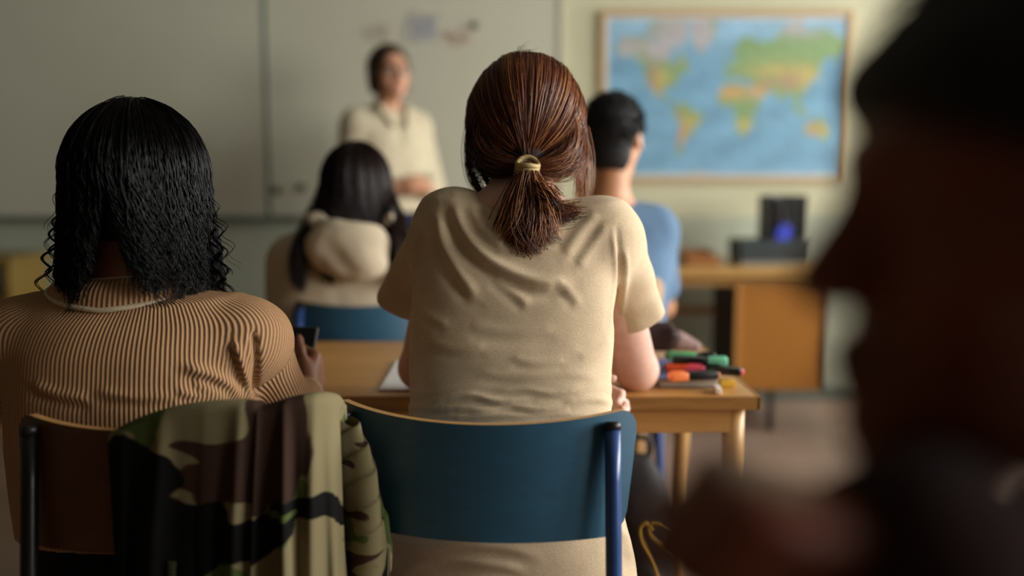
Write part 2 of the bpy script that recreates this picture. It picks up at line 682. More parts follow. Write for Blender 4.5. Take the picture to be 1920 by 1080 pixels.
for (px, py), lb in (((521, 357), 'round grey magnet on the whiteboard next to the panel joint'),
                     ((566, 352), 'round grey magnet on the whiteboard, second from the panel joint'),
                     ((889, 48), 'small green-grey magnet high on the whiteboard by the marker drawings')):
    c = P(px, py, WALL_Y - 0.03)
    m = thing('board_magnet', lb, 'magnet', (c[0], WALL_Y - 0.028, c[2]), 0, 'magnets on the whiteboard')
    a_ = np.linspace(0, 1, 2)
    tube('magnet_body', [(0, 0, 0), (0, -0.006, 0), (0, -0.008, 0)], [0.021, 0.021, 0.019], M_MAG, m, 20)
    tube('magnet_grip', [(0, -0.008, 0), (0, -0.014, 0)], [0.012, 0.011], M_MAG, m, 16)

# ------------------------------------------------------------------ world map
LAND = [
    [(-168, 66), (-156, 71), (-128, 70), (-110, 68), (-95, 68), (-85, 69), (-82, 62), (-94, 59), (-82, 55), (-79, 52), (-77, 58), (-72, 62), (-65, 59), (-56, 52), (-65, 46), (-70, 43), (-76, 36), (-81, 30), (-80, 25), (-84, 30), (-90, 30), (-97, 26), (-95, 18), (-88, 21), (-88, 16), (-83, 10), (-78, 8), (-83, 8), (-92, 14), (-105, 20), (-110, 25), (-117, 33), (-124, 40), (-124, 48), (-133, 56), (-145, 60), (-155, 58), (-165, 61)],
    [(-78, 9), (-62, 10), (-50, 1), (-35, -6), (-38, -14), (-48, -26), (-56, -35), (-65, -42), (-68, -54), (-74, -52), (-73, -38), (-70, -18), (-81, -5), (-78, 3)],
    [(-17, 15), (-9, 32), (10, 37), (20, 32), (32, 31), (43, 12), (51, 12), (40, -5), (40, -16), (33, -27), (26, -34), (18, -34), (12, -17), (9, 3), (-8, 5)],
    [(-9, 37), (-9, 43), (-1, 44), (-4, 48), (4, 52), (9, 55), (10, 58), (5, 60), (14, 68), (28, 71), (42, 67), (60, 69), (75, 73), (105, 78), (115, 73), (140, 73), (170, 70), (180, 68), (178, 63), (163, 60), (160, 52), (155, 58), (140, 58), (135, 45), (128, 38), (126, 35), (121, 38), (121, 30), (113, 22), (108, 20), (108, 11), (103, 2), (99, 8), (97, 17), (90, 22), (80, 14), (77, 8), (73, 18), (66, 25), (57, 25), (59, 22), (45, 13), (38, 22), (35, 30), (36, 36), (28, 37), (24, 38), (18, 41), (13, 45), (18, 40), (15, 38), (8, 44), (2, 41)],
    [(114, -22), (122, -17), (131, -12), (137, -15), (142, -11), (146, -19), (153, -27), (150, -37), (143, -39), (137, -34), (129, -32), (116, -34)],
    [(-52, 82), (-20, 82), (-20, 72), (-42, 60), (-52, 66), (-58, 75)],
    [(-90, 78), (-65, 82), (-62, 72), (-70, 64), (-85, 67), (-118, 70), (-122, 75)],
    [(95, 5), (105, -6), (115, -9), (118, 1), (108, 3)], [(118, -5), (124, 1), (121, -6)], [(131, -1), (150, -10), (141, -9)], [(109, 1), (118, 7), (118, -3)],
    [(130, 32), (140, 36), (145, 44), (141, 42), (135, 34)], [(-6, 50), (2, 52), (-2, 58), (-6, 57)], [(44, -25), (50, -15), (47, -25)],
    [(167, -46), (178, -38), (174, -41)], [(-22, 64), (-14, 65), (-18, 66)], [(-180, -66), (180, -66), (180, -80), (-180, -80)],
]


def in_poly(x, y, poly):
    r = np.zeros(x.shape, bool)
    n = len(poly)
    for i in range(n):
        x1, y1 = poly[i]
        x2, y2 = poly[(i + 1) % n]
        c = ((y1 > y) != (y2 > y)) & (x < (x2 - x1) * (y - y1) / (y2 - y1 + 1e-12) + x1)
        r ^= c
    return r


mp = [P(1136, 30, WALL_Y - 0.02), P(1592, 30, WALL_Y - 0.02), P(1136, 332, WALL_Y - 0.02)]
mw = mp[1][0] - mp[0][0]
mh = mp[0][2] - mp[2][2]
mcx = (mp[0][0] + mp[1][0]) / 2
mz0 = mp[2][2]
wm = thing('world_map', 'large framed world map on the front wall, blue oceans and coloured continents', 'map', (mcx, WALL_Y, mz0))
nxg, nyg = 216, 144
gx, gy = np.meshgrid(np.linspace(0, 1, nxg), np.linspace(0, 1, nyg), indexing='ij')
lon = -182 + gx * 356
merc = -93 + gy * 221
lat = np.degrees(2 * np.arctan(np.exp(np.radians(merc))) - np.pi / 2)
q3 = np.stack([gx.ravel() * 3, gy.ravel() * 2, np.zeros(gx.size)], 1)
n1 = wave_noise(q3, 9, 3).reshape(gx.shape)
n2 = wave_noise(q3, 26, 5).reshape(gx.shape)
jl = lon + 2.0 * n2
jt = lat + 1.2 * n1
land = np.zeros(gx.shape, bool)
for pl in LAND:
    land |= in_poly(jl, jt, pl)


def blob(lo_, la_, s1, s2):
    return np.exp(-((lon - lo_) / s1) ** 2 - ((lat - la_) / s2) ** 2)


ocean = np.array(lin((112, 158, 186)))[None, None] * (1 + 0.16 * n1[..., None]) + np.array(lin((150, 178, 190)))[None, None] * (0.22 * np.clip(n2, 0, 1)[..., None])
ocean += np.array([0.12, 0.12, 0.12]) * np.clip((np.abs(merc) - 70) / 50, 0, 1)[..., None]
deep = blob(175, 25, 22, 30)[..., None]
ocean = ocean * (1 - 0.45 * deep) + np.array(lin((30, 96, 140))) * 0.45 * deep
green, yellow, orange, brown, grey = [np.array(lin(c)) for c in ((112, 152, 84), (188, 172, 74), (202, 152, 78), (168, 128, 92), (176, 172, 178))]
lc = np.tile(green, gx.shape + (1,))
wts = [(yellow, blob(-100, 40, 12, 10) + blob(70, 47, 40, 7) + blob(-55, -15, 16, 9) + blob(147, -26, 8, 9) + blob(25, -22, 12, 10) + blob(115, 40, 20, 12)),
       (orange, blob(5, 24, 26, 9) + blob(45, 24, 14, 9) + blob(128, -26, 12, 9) + blob(-65, -30, 8, 12) + blob(-105, 25, 8, 7)),
       (brown, blob(90, 36, 20, 9) + blob(-72, -25, 5, 25) + blob(-112, 42, 6, 16) + blob(55, 33, 10, 5)),
       (grey, blob(-85, 74, 40, 14) + blob(-40, 72, 20, 14) + blob(-100, 62, 25, 6) + blob(100, 74, 40, 4) + (merc < -84) * 1.0 + blob(-150, 65, 18, 8))]
for col, w_ in wts:
    w_ = np.clip(w_ * (1 + 0.3 * n2), 0, 1)[..., None]
    lc = lc * (1 - w_) + col * w_
lc = lc * 0.78 + np.array(lin((170, 168, 158))) * 0.22
lc *= (1 + 0.15 * n2[..., None])
colr = np.where(land[..., None], lc, ocean)
border = (gx < 0.012) | (gx > 0.988) | (gy < 0.016) | (gy > 0.984)
colr[border] = lin((196, 200, 200))
vv = np.stack([(gx - 0.5) * mw, np.full(gx.shape, -0.014), gy * mh], -1).reshape(-1, 3)
ii = (np.arange(nxg - 1)[:, None] * nyg + np.arange(nyg - 1)[None]).ravel()
ff = np.stack([ii, ii + nyg, ii + nyg + 1, ii + 1], 1)
t = NT('printed_map')
a_ = t.n('ShaderNodeAttribute', attribute_name='print')
t.l(a_.outputs['Color'], t.b.inputs['Base Color'])
t.b.inputs['Roughness'].default_value = 0.55
link('map_print', mesh_from('map_print', vv, ff, t.m, False, {'print': np.concatenate([np.clip(colr, 0, 1).reshape(-1, 3), np.ones((gx.size, 1))], 1)}), wm)
box('backing_board', (mw, 0.01, mh), (0, -0.007, mh / 2), plain('map_backing', (150, 130, 100), 0.8), wm)
M_MF = wood('map_frame_wood', (190, 158, 112), 0.85, 0.45, 0)
fw = 0.028
for s_ in (-1, 1):
    box('frame_rail', (fw, 0.024, mh + 2 * fw), (s_ * (mw / 2 + fw / 2), -0.013, mh / 2), M_MF, wm, 0.004)
for z_ in (-fw / 2, mh + fw / 2):
    box('frame_rail', (mw, 0.024, fw), (0, -0.013, z_), M_MF, wm, 0.004)

# ------------------------------------------------------------------ furniture
M_TOP = wood('honey_desk_veneer', (190, 138, 74), 0.78, 0.32, 0)
M_EDGE = wood('worn_desk_edge', (152, 106, 50), 0.35, 0.5, 0, 3.0)
M_LEGW = wood('beech_leg', (196, 150, 92), 0.82, 0.4, 2)
M_BLACK = plain('black_plastic', (18, 18, 20), 0.45, 0.1)


def pupil_desk(label, x0, x1, y0, y1):
    w, d = x1 - x0, y1 - y0
    r = thing('school_desk', label, 'desk', ((x0 + x1) / 2, (y0 + y1) / 2, 0), 0, 'two-seat school desks')
    box('desktop', (w - 0.012, d - 0.012, 0.024), (0, 0, 0.728), M_TOP, r, 0.003)
    bm = bm_box((w, 0.006, 0.026), (0, -d / 2 + 0.003, 0.727), 0.0025)
    for sz, c in (((w, 0.006, 0.026), (0, d / 2 - 0.003, 0.727)), ((0.006, d, 0.026), (-w / 2 + 0.003, 0, 0.727)), ((0.006, d, 0.026), (w / 2 - 0.003, 0, 0.727))):
        bm_add(bm, sz, c)
    link('edge_band', bm_mesh('edge_band', bm, M_EDGE), r)
    M_AP = wood('desk_apron', (186, 136, 76), 0.8, 0.4, 0)
    for s in (-1, 1):
        box('apron', (w - 0.09, 0.018, 0.052), (0, s * (d / 2 - 0.03), 0.690), M_AP, r, 0.002)
        box('side_apron', (0.018, d - 0.09, 0.052), (s * (w / 2 - 0.05), 0, 0.690), M_AP, r, 0.002)
    for sx in (-1, 1):
        for sy in (-1, 1):
            X, Yq = sx * (w / 2 - 0.042), sy * (d / 2 - 0.04)
            tube('leg', [(X, Yq, 0.716), (X, Yq, 0.62), (X, Yq, 0.3), (X, Yq, 0.012), (X, Yq, 0.0)], [0.021, 0.021, 0.019, 0.017, 0.015], M_LEGW, r, 16)
    return r


pupil_desk('honey-coloured wooden school desk with worn edge, carrying highlighters and white paper', -0.76, 0.471, 1.765, 2.385)
pupil_desk('honey-coloured wooden school desk in front of the hoodie wearer and the dark-haired boy', -0.70, 0.46, 3.02, 3.60)
pupil_desk('honey-coloured wooden school desk under the elbow of the person resting chin on fist', -0.62, 0.20, 0.12, 0.72)


def chair(label, loc, rz, ply, metal, seat_mat=None, back_w=0.405, top=0.818, splay=0.22, back=0.34, edge=None, group='school chairs', toe=0.0, back_h=0.158, R=0.30):
    r = thing('school_chair', label, 'chair', loc, rz, group)
    seat_mat = seat_mat or ply
    edge = edge or M_LEGW
    # backrest: thin curved plywood with rounded corners, front and back face plus a pale ply edge
    H = back_h
    zt = top
    nU, nV = 40, 14

    def outline(u, v):
        # u -1..1, v 0..1 (bottom..top): corners rounded, lower edge a little narrower
        hw = back_w / 2 * (0.905 + 0.095 * v)
        rc = 0.03
        s = abs(v - 0.5) * 2
        dy = s * H / 2 - (H / 2 - rc)
        ins_ = rc - math.sqrt(max(rc * rc - max(dy, 0) ** 2, 0)) if dy > 0 else 0
        x = u * (hw - ins_)
        z = zt - H + v * H + 0.010 * (u * u) * (1 if v > 0.5 else -0.3) * s
        a = x / R
        return x, a, z
    ft = []
    for off, nm in ((0.0055, 0), (-0.0055, 1)):
        for j in range(nV + 1):
            for i in range(nU + 1):
                u = -1 + 2 * i / nU
                v = 0.5 - 0.5 * math.cos(math.pi * j / nV)
                x, a, z = outline(u, v)
                Rr = R - off
                lean = (z - zt) * 0.14
                ft.append((Rr * math.sin(a), -0.185 + lean * -1 * -1 + R - Rr * math.cos(a), z))
    ft = np.array(ft)
    n1_ = (nU + 1) * (nV + 1)
    fs, es = [], []
    for j in range(nV):
        for i in range(nU):
            a = j * (nU + 1) + i
            fs.append((a, a + nU + 1, a + nU + 2, a + 1))
            b = a + n1_
            fs.append((b, b + 1, b + nU + 2, b + nU + 1))
    ring = [i for i in range(nU + 1)] + [(j + 1) * (nU + 1) + nU for j in range(nV)] + [nV * (nU + 1) + i for i in range(nU - 1, -1, -1)] + [j * (nU + 1) for j in range(nV - 1, 0, -1)]
    for k in range(len(ring)):
        a, b = ring[k], ring[(k + 1) % len(ring)]
        es.append((a, b, b + n1_, a + n1_))
    bk = link('backrest', mesh_from('backrest', ft, fs, ply, True), r)
    link('plywood_edge', mesh_from('plywood_edge', ft, es, edge, False), bk)
    # seat
    sv, sf = [], []
    nS = 16
    for j in range(nS + 1):
        for i in range(nS + 1):
            u, v = -1 + 2 * i / nS, j / nS
            y = -0.17 + 0.39 * v
            hw = 0.195 * (0.9 + 0.1 * v) * (1 if 0.08 < v < 0.92 else 0.95)
            z = 0.445 + 0.012 * u * u - 0.03 * max(0, v - 0.82) / 0.18 * max(0, v - 0.82) / 0.18 + 0.012 * max(0, 0.2 - v) / 0.2
            sv.append((u * hw, y, z))
    for j in range(nS):
        for i in range(nS):
            a = j * (nS + 1) + i
            sf.append((a, a + 1, a + nS + 2, a + nS + 1))
    so = link('seat', mesh_from('seat', sv, sf, seat_mat, True), r)
    md = so.modifiers.new('thickness', 'SOLIDIFY')
    md.thickness = 0.011
    md.offset = 1
    for sx in (-1, 1):
        xt = 0.158 * back_w / 0.405
        yb = -0.185 + R - (R + 0.0055 + 0.012) * math.cos(xt / R)
        top_p = np.array([xt * sx, yb, zt - 0.008])
        bot = np.array([splay * sx, -back, 0.012])
        pts = [top_p + (bot - top_p) * q for q in np.linspace(0, 1, 12)]
        leg = tube('rear_leg', pts, 0.0112, metal, r, 16)
        tube('end_cap', [top_p + (top_p - bot) * q for q in (-0.004, 0.006, 0.010)], [0.0122, 0.0118, 0.008], M_BLACK, leg, 14)
        tube('foot_cap', [bot + (top_p - bot) * 0.02, bot, bot - (0, 0, 0.012)], [0.0125, 0.0135, 0.0125], M_BLACK, leg, 14)
        q = (top_p[2] - 0.432) / (top_p[2] - bot[2])
        p1 = top_p + (bot - top_p) * q
        tube('seat_rail', smooth_pts([p1, (0.165 * sx, -0.06, 0.432), (0.165 * sx, 0.1, 0.432), (0.165 * sx, 0.17, 0.428)], 14), 0.0105, metal, r, 12)
        fl = tube('front_leg', [(0.165 * sx, 0.15, 0.430), ((0.175 - toe) * sx, 0.17, 0.25), ((0.19 - toe) * sx, 0.20, 0.012), ((0.19 - toe) * sx, 0.20, 0.0)], 0.0112, metal, r, 14)
    tube('crossbar', [(-0.165, 0.12, 0.428), (0, 0.12, 0.424), (0.165, 0.12, 0.428)], 0.009, metal, r, 12)
    return r


def ply_blue():
    t = NT('blue_stained_plywood')
    v = t.coords((3, 14, 14))
    nz = t.n('ShaderNodeTexNoise', i_Scale=5.0, i_Detail=6.0, i_Roughness=0.65)
    t.l(v, nz.inputs['Vector'])
    v2 = t.coords()
    n2_ = t.n('ShaderNodeTexNoise', i_Scale=11.0, i_Detail=3.0, i_Distortion=1.2)
    t.l(v2, n2_.inputs['Vector'])
    c = lin((45, 88, 112))
    base = t.ramp(nz.outputs['Fac'], [(0.3, mul(c, 0.88)), (0.7, mul(c, 1.1))])
    sc = t.ramp(n2_.outputs['Fac'], [(0.68, (0, 0, 0)), (0.74, (1, 1, 1))])
    mx = t.n('ShaderNodeMix', data_type='RGBA')
    mf = t.n('ShaderNodeMath', operation='MULTIPLY')
    t.l(sc, mf.inputs[0])
    mf.inputs[1].default_value = 0.45
    t.l(mf.outputs[0], mx.inputs['Factor'])
    t.l(base, mx.inputs['A'])
    mx.inputs['B'].default_value = (*mul(c, 0.55), 1)
    t.l(mx.outputs['Result'], t.b.inputs['Base Color'])
    t.b.inputs['Roughness'].default_value = 0.42
    t.bump(nz.outputs['Fac'], 0.06, 0.001)
    return t.m


M_PLYB = ply_blue()
M_PLYBR = wood('brown_stained_plywood', (98, 56, 34), 0.75, 0.4, 0)
M_PLYW = wood('plain_beech_plywood', (206, 160, 104), 0.85, 0.4, 0)
M_BLUEM = plain('blue_lacquered_steel', (44, 74, 128), 0.3, 0.06, 40, spec=0.6)
M_BLKM = plain('black_lacquered_steel', (14, 14, 16), 0.35, 0.1, 40)

CH_C = (P(912, 795, 1.27)[0] + 0.006, 1.46, 0)
chair('blue plywood school chair with blue steel posts behind the beige T-shirt', CH_C, math.radians(-9), M_PLYB, M_BLUEM, back_w=0.495, top=0.816, R=0.33)
CH_L = (P(285, 795, 1.25)[0], 1.405, 0)
chair('brown plywood school chair with black legs under the camouflage jacket', CH_L, math.radians(4), M_PLYBR, M_BLKM, top=0.822, splay=0.14, back_w=0.44)
CH_F = (P(668, 575, 2.46)[0], 2.655, 0)
chair('blue plywood school chair under the cream hoodie', CH_F, math.radians(2), M_PLYB, M_BLUEM)
CH_B = (P(1135, 575, 2.62)[0], 2.76, 0)
chair('beech plywood school chair with blue posts under the boy in blue', CH_B, math.radians(-12), M_PLYW, M_BLUEM, top=0.87)
chair('brown school chair under the person resting chin on a fist', (0.50, 0.44, 0), math.radians(90), M_PLYBR, M_BLKM)
chair('dark school chair standing empty beside the teacher desk', (1.86, 4.10, 0), math.radians(168), plain('dark_chair_ply', (44, 30, 24), 0.4), M_BLKM, splay=0.19)

# teacher desk: long top on a drawer pedestal and steel legs
M_TD = wood('teacher_desk_panel', (166, 108, 38), 0.85, 0.38, 2)
M_TDT = wood('teacher_desk_top', (188, 146, 84), 0.85, 0.35, 0)
td = thing('teacher_desk', 'wooden teacher desk with a drawer pedestal by the front wall below the map', 'desk', (0.74, 4.50, 0), math.radians(-2.5))
box('desktop', (1.40, 0.62, 0.035), (0, 0, 0.735), M_TDT, td, 0.004)
px0, px1 = 0.275, 0.685
pd = box('pedestal', (px1 - px0, 0.54, 0.52), ((px0 + px1) / 2, 0.02, 0.4575), M_TD, td, 0.003)
box('pedestal_side_shade', (0.012, 0.53, 0.512), (px0 - 0.0061, 0.02, 0.4575), plain('painted_side_shade', (46, 26, 16), 0.6), pd)  # dark sheet over the left side, its shade put into the colour
for s in (px0 + 0.012, px1 - 0.012):
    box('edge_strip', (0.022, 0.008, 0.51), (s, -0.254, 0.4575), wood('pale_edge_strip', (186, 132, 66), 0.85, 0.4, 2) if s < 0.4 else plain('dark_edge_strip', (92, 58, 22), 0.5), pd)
for X in (px0 + 0.18, -0.62):
    for Yq in (-0.20, 0.22):
        tube('leg', [(X, Yq, 0.2 if X > 0 else 0.717), (X, Yq, 0.0)], 0.014, M_BLKM, td, 12)
box('stretcher', (px0 + 0.62, 0.03, 0.036), ((px0 - 0.62) / 2, 0.2, 0.50), M_TDT, td, 0.003)
box('front_rail', (1.28, 0.02, 0.045), (0, -0.24, 0.695), M_TDT, td, 0.002)

# low wooden cabinet by the front wall on the left
lc_ = thing('low_cabinet', 'low yellowish wooden cabinet against the front wall below the whiteboard', 'cabinet', (-2.72, 4.66, 0))
M_LC = wood('yellow_cabinet_wood', (150, 122, 60), 0.8, 0.5, 0)
box('carcass', (0.70, 0.38, 0.56), (0, 0, 0.30), M_LC, lc_, 0.004)
box('cabinet_top', (0.74, 0.42, 0.03), (0, 0, 0.765), M_LC, lc_, 0.004)
for s in (-1, 1):
    box('upright', (0.03, 0.36, 0.17), (s * 0.33, 0, 0.665), M_LC, lc_, 0.003)
    d_ = box('cabinet_door', (0.335, 0.018, 0.52), (s * 0.172, -0.199, 0.31), wood('cabinet_door_wood', (128, 104, 56), 0.8, 0.5, 2), lc_, 0.003)
    tube('knob', [(s * 0.03, -0.208, 0.42), (s * 0.03, -0.226, 0.42), (s * 0.03, -0.232, 0.42)], [0.006, 0.012, 0.009], M_BLKM, d_, 12)
    for Yq in (-0.16, 0.16):
        box('foot', (0.05, 0.05, 0.022), (s * 0.3, Yq, 0.011), M_LC, lc_)

# ------------------------------------------------------------------ people: shared anatomy
def rotm(yaw=0, pitch=0, roll=0):
    """head frame: y forward, z up; pitch>0 nods down, roll>0 tips to the person's right"""
    return np.array((Matrix.Rotation(yaw, 3, 'Z') @ Matrix.Rotation(-pitch, 3, 'X') @ Matrix.Rotation(roll, 3, 'Y')))


def add_head(F, c, R, s=1.0):
    c = np.asarray(c, float)

    def L(x, y, z):
        return c + R @ (np.array([x, y, z]) * s)
    F.ell(L(0, -0.012, 0.035), np.array([0.074, 0.092, 0.084]) * s, 0.02, R=R)
    F.ell(L(0, 0.028, -0.03), np.array([0.061, 0.062, 0.080]) * s, 0.03 * s, R=R)
    F.ell(L(0, 0.047, -0.082), np.array([0.043, 0.040, 0.028]) * s, 0.03 * s, R=R)
    F.ell(L(0, 0.079, -0.100), np.array([0.017, 0.014, 0.014]) * s, 0.025 * s, R=R)
    for q in (-1, 1):
        F.ell(L(q * 0.042, 0.056, -0.025), np.array([0.022, 0.022, 0.024]) * s, 0.025 * s, R=R)
        F.cone(L(q * 0.012, 0.085, 0.022), L(q * 0.042, 0.068, 0.024), 0.012 * s, 0.010 * s, 0.02 * s)
        F.ell(L(q * 0.031, 0.099, 0.003), np.array([0.017, 0.013, 0.011]) * s, 0.012 * s, True, R)
        F.ell(L(q * 0.031, 0.0755, 0.002), np.array([0.0135, 0.0125, 0.0115]) * s, 0.004 * s, R=R)
        F.ell(L(q * 0.011, 0.101, -0.036), np.array([0.0085, 0.010, 0.008]) * s, 0.008 * s, R=R)
        F.ell(L(q * 0.077, -0.006, -0.006), np.array([0.0075, 0.019, 0.031]) * s, 0.006, R=R @ rotm(q * -0.35, -0.2))
        F.ell(L(q * 0.085, 0.0, -0.002), np.array([0.005, 0.010, 0.018]) * s, 0.004, True, R=R @ rotm(q * -0.35, -0.2))
    F.cone(L(0, 0.086, 0.016), L(0, 0.111, -0.030), 0.008 * s, 0.0115 * s, 0.012 * s)
    F.cone(L(-0.019, 0.084, -0.063), L(0, 0.095, -0.0605), 0.0055 * s, 0.0068 * s, 0.008 * s)
    F.cone(L(0.019, 0.084, -0.063), L(0, 0.095, -0.0605), 0.0055 * s, 0.0068 * s, 0.008 * s)
    F.cone(L(-0.016, 0.083, -0.071), L(0, 0.092, -0.0735), 0.006 * s, 0.008 * s, 0.006 * s)
    F.cone(L(0.016, 0.083, -0.071), L(0, 0.092, -0.0735), 0.006 * s, 0.008 * s, 0.006 * s)
    return c - R @ np.array([0, 0.012, 0.06]) * s


def lip_tint(v, c, R, s=1.0):
    q = (v - c) @ R / s
    return np.clip(1.3 - np.sqrt((q[:, 0] / 0.022) ** 2 + ((q[:, 2] + 0.067) / 0.0115) ** 2), 0, 1) * (q[:, 1] > 0.075) * 0.7


def add_hand(F, w, d, n, thumb=1, s=1.0, curl=(35, 45, 30), spread=1.0, tc=20):
    """w wrist, d finger direction, n where the palm faces, thumb=+1/-1 the side d x n the thumb leaves from"""
    w = np.asarray(w, float)
    d = np.asarray(d, float)
    d = d / np.linalg.norm(d)
    n = np.asarray(n, float)
    n = n - d * (n @ d)
    n /= np.linalg.norm(n)
    t = np.cross(d, n) * thumb
    for i, (o, ln) in enumerate(zip((0.029, 0.010, -0.010, -0.028), (0.072, 0.080, 0.074, 0.057))):
        kn = w + s * (d * (0.088 - 0.005 * abs(i - 1)) + t * o)
        F.cone(w + t * o * 0.55 * s + d * 0.01 * s, kn, 0.0155 * s, 0.0115 * s, 0.012 * s)
        p = kn
        a = 0.0
        dd = d + t * o * 2.2 * spread
        dd /= np.linalg.norm(dd)
        r = 0.0098 * s
        for f_, c_ in zip((0.45, 0.31, 0.24), curl):
            a += math.radians(c_)
            e = p + (dd * math.cos(a) + n * math.sin(a)) * ln * f_ * s
            F.cone(p, e, r, r * 0.92, 0.003 * s)
            p = e
            r *= 0.92
    F.cone(w + t * 0.018 * s + d * 0.018 * s, w + t * 0.036 * s + d * 0.040 * s + n * 0.008 * s, 0.016 * s, 0.0135 * s, 0.014 * s)
    p = w + t * 0.036 * s + d * 0.040 * s + n * 0.008 * s
    th = math.radians(35)
    for ln, da, r in ((0.036, 0, 0.0115), (0.028, tc, 0.0098)):
        th -= math.radians(da)
        q = (d * math.cos(th) + t * math.sin(th) + n * 0.35)
        q /= np.linalg.norm(q)
        F.cone(p, p + q * ln * s, r * s, r * 0.9 * s, 0.004 * s)
        p = p + q * ln * s


def bbox(pts, pad):
    p = np.array(pts)
    return p.min(0) - pad, p.max(0) + pad


def build_mesh(name, F, mat, parent, relax=2, post=None, attrs=None, smooth=True):
    """surface of the field as one mesh in the parent's frame (the field is laid out in that frame)"""
    v, f = F.mesh(relax)
    if post is not None:
        v = post(v, f)
    at = attrs(v, vnormals(v, f)) if attrs else None
    return link(name, mesh_from(name, v, f, mat, smooth, at), parent)


def make_body(parent, J, skin, res=0.005, name='body', rows=None, head_s=1.0, arm=(0.046, 0.040, 0.027), leg=(0.078, 0.056, 0.038), hand_kw=None, hand_s=1.0):
    pts = [J[k] for k in J if k not in ('headR', 'hdirL', 'hdirR', 'hnL', 'hnR')]
    lo, hi = bbox(pts, 0.16)
    lo[2] = min(lo[2], -0.0)
    F = Field(lo, hi, res)
    R = J['headR']
    nb = add_head(F, J['head'], R, head_s)
    F.cone(nb, J['neck'], 0.050 * head_s, 0.056 * head_s, 0.03)
    F.loft(rows, 0.03)
    for s_ in 'LR':
        F.cone(J['neck'] - np.array([0, 0, 0.03]), J['sh' + s_], 0.05, 0.045, 0.04)
        F.cone(J['sh' + s_], J['el' + s_], arm[0], arm[1], 0.03)
        F.cone(J['el' + s_], J['el' + s_] * 0.6 + J['wr' + s_] * 0.4, arm[1] * 1.0, arm[1] * 0.95, 0.015)
        F.cone(J['el' + s_] * 0.6 + J['wr' + s_] * 0.4, J['wr' + s_], arm[1] * 0.95, arm[2], 0.015)
        kw = dict((hand_kw or {}).get(s_, {}))
        add_hand(F, J['wr' + s_], J['hdir' + s_], J['hn' + s_], kw.pop('thumb', 1), hand_s, **kw)
        F.cone(J['hip' + s_], J['kn' + s_], leg[0], leg[1], 0.03)
        F.cone(J['kn' + s_], J['an' + s_], leg[1], leg[2], 0.02)
        F.cone(J['an' + s_] - np.array([0, 0.02, 0.03]), J['an' + s_] + np.array([0, 0.13, -0.045]), 0.033, 0.026, 0.02)
    return build_mesh(name, F, skin, parent, 2, None, lambda v, n: {'tint': lip_tint(v, J['head'], R, head_s)})


def make_trousers(parent, J, mat, rows=None, res=0.010, name='trousers', r=(0.096, 0.074, 0.058)):
    pts = [J[k + s] for k in ('hip', 'kn', 'an') for s in 'LR']
    lo, hi = bbox(pts, 0.16)
    F = Field(lo, hi, res)
    if rows: F.loft(rows, 0.03)
    for s in 'LR':
        F.cone(J['hip' + s], J['kn' + s], r[0], r[1], 0.03)
        F.cone(J['kn' + s], J['an' + s] + np.array([0, 0, 0.02]), r[1], r[2], 0.02)
    F.half((0, 0, J['anL'][2] - 0.005), (0, 0, -1))

    def post(v, f):
        n = vnormals(v, f)
        return v + n * (0.003 * wave_noise(v, 28, 4))[:, None]
    return build_mesh(name, F, mat, parent, 2, post)


def make_shoes(parent, J, mat):
    for s in 'LR':
        a = J['an' + s]
        lo, hi = bbox([a], 0.2)
        lo[2] = -0.01
        F = Field(lo, hi, 0.009)
        F.cone(a + (0, -0.04, -a[2] + 0.045), a + (0, 0.15, -a[2] + 0.036), 0.044, 0.040, 0.02, flat=((0, 0, 1), 0.9))
        F.cone(a + (0, -0.02, -0.01), a + (0, -0.02, -0.04), 0.045, 0.045, 0.03)
        F.half((0, 0, 0.001), (0, 0, -1), 0.002)
        build_mesh('shoe', F, mat, parent)


def cloth_mat(name, rgb, dark=0.85, thread=900.0, rough=0.9, bump=0.25, heather=0.5):
    """fine knit: two thread noises mixed so the yarn looks heathered"""
    t = NT(name)
    c = lin(rgb)
    v = t.coords((1, 1, 3))
    n1 = t.n('ShaderNodeTexNoise', i_Scale=thread * 0.35, i_Detail=2.0, i_Roughness=0.7)
    n2 = t.n('ShaderNodeTexNoise', i_Scale=18.0, i_Detail=3.0)
    t.l(v, n1.inputs['Vector'])
    t.l(t.coords(), n2.inputs['Vector'])
    m = t.n('ShaderNodeMath', operation='MULTIPLY_ADD')
    t.l(n2.outputs['Fac'], m.inputs[0])
    m.inputs[1].default_value = 0.4
    t.l(n1.outputs['Fac'], m.inputs[2])
    k = heather
    t.l(t.ramp(m.outputs[0], [(0.45, mul(c, 1 - (1 - dark) * (1 + k))), (0.72, c), (0.95, mul(c, 1 + 0.12 * (1 + k)))]), t.b.inputs['Base Color'])
    t.b.inputs['Roughness'].default_value = rough
    t.b.inputs['Specular IOR Level'].default_value = 0.15
    t.b.inputs['Sheen Weight'].default_value = 0.08
    t.bump(n1.outputs['Fac'], bump, 0.0012)
    return t.m


def denim(name, rgb):
    return cloth_mat(name, rgb, 0.75, 700, 0.85, 0.3, 0.6)


def rows_px(rows, base):
    """(py, x left, x right, depth of the back, half depth) -> trunk rows in the person's frame"""
    out = []
    for py, xl, xr, yb, ry in rows:
        yc = yb + ry
        a, b = P(xl, py, yc), P(xr, py, yc)
        z = P((xl + xr) / 2, py, yb + 0.5 * ry)[2]
        out.append((z - base[2], (a[0] + b[0]) / 2 - base[0], yc - base[1], (b[0] - a[0]) / 2, ry))
    return out


def shrink(rows, d):
    return [(r[0], r[1], r[2], r[3] - d, r[4] - d) for r in rows]


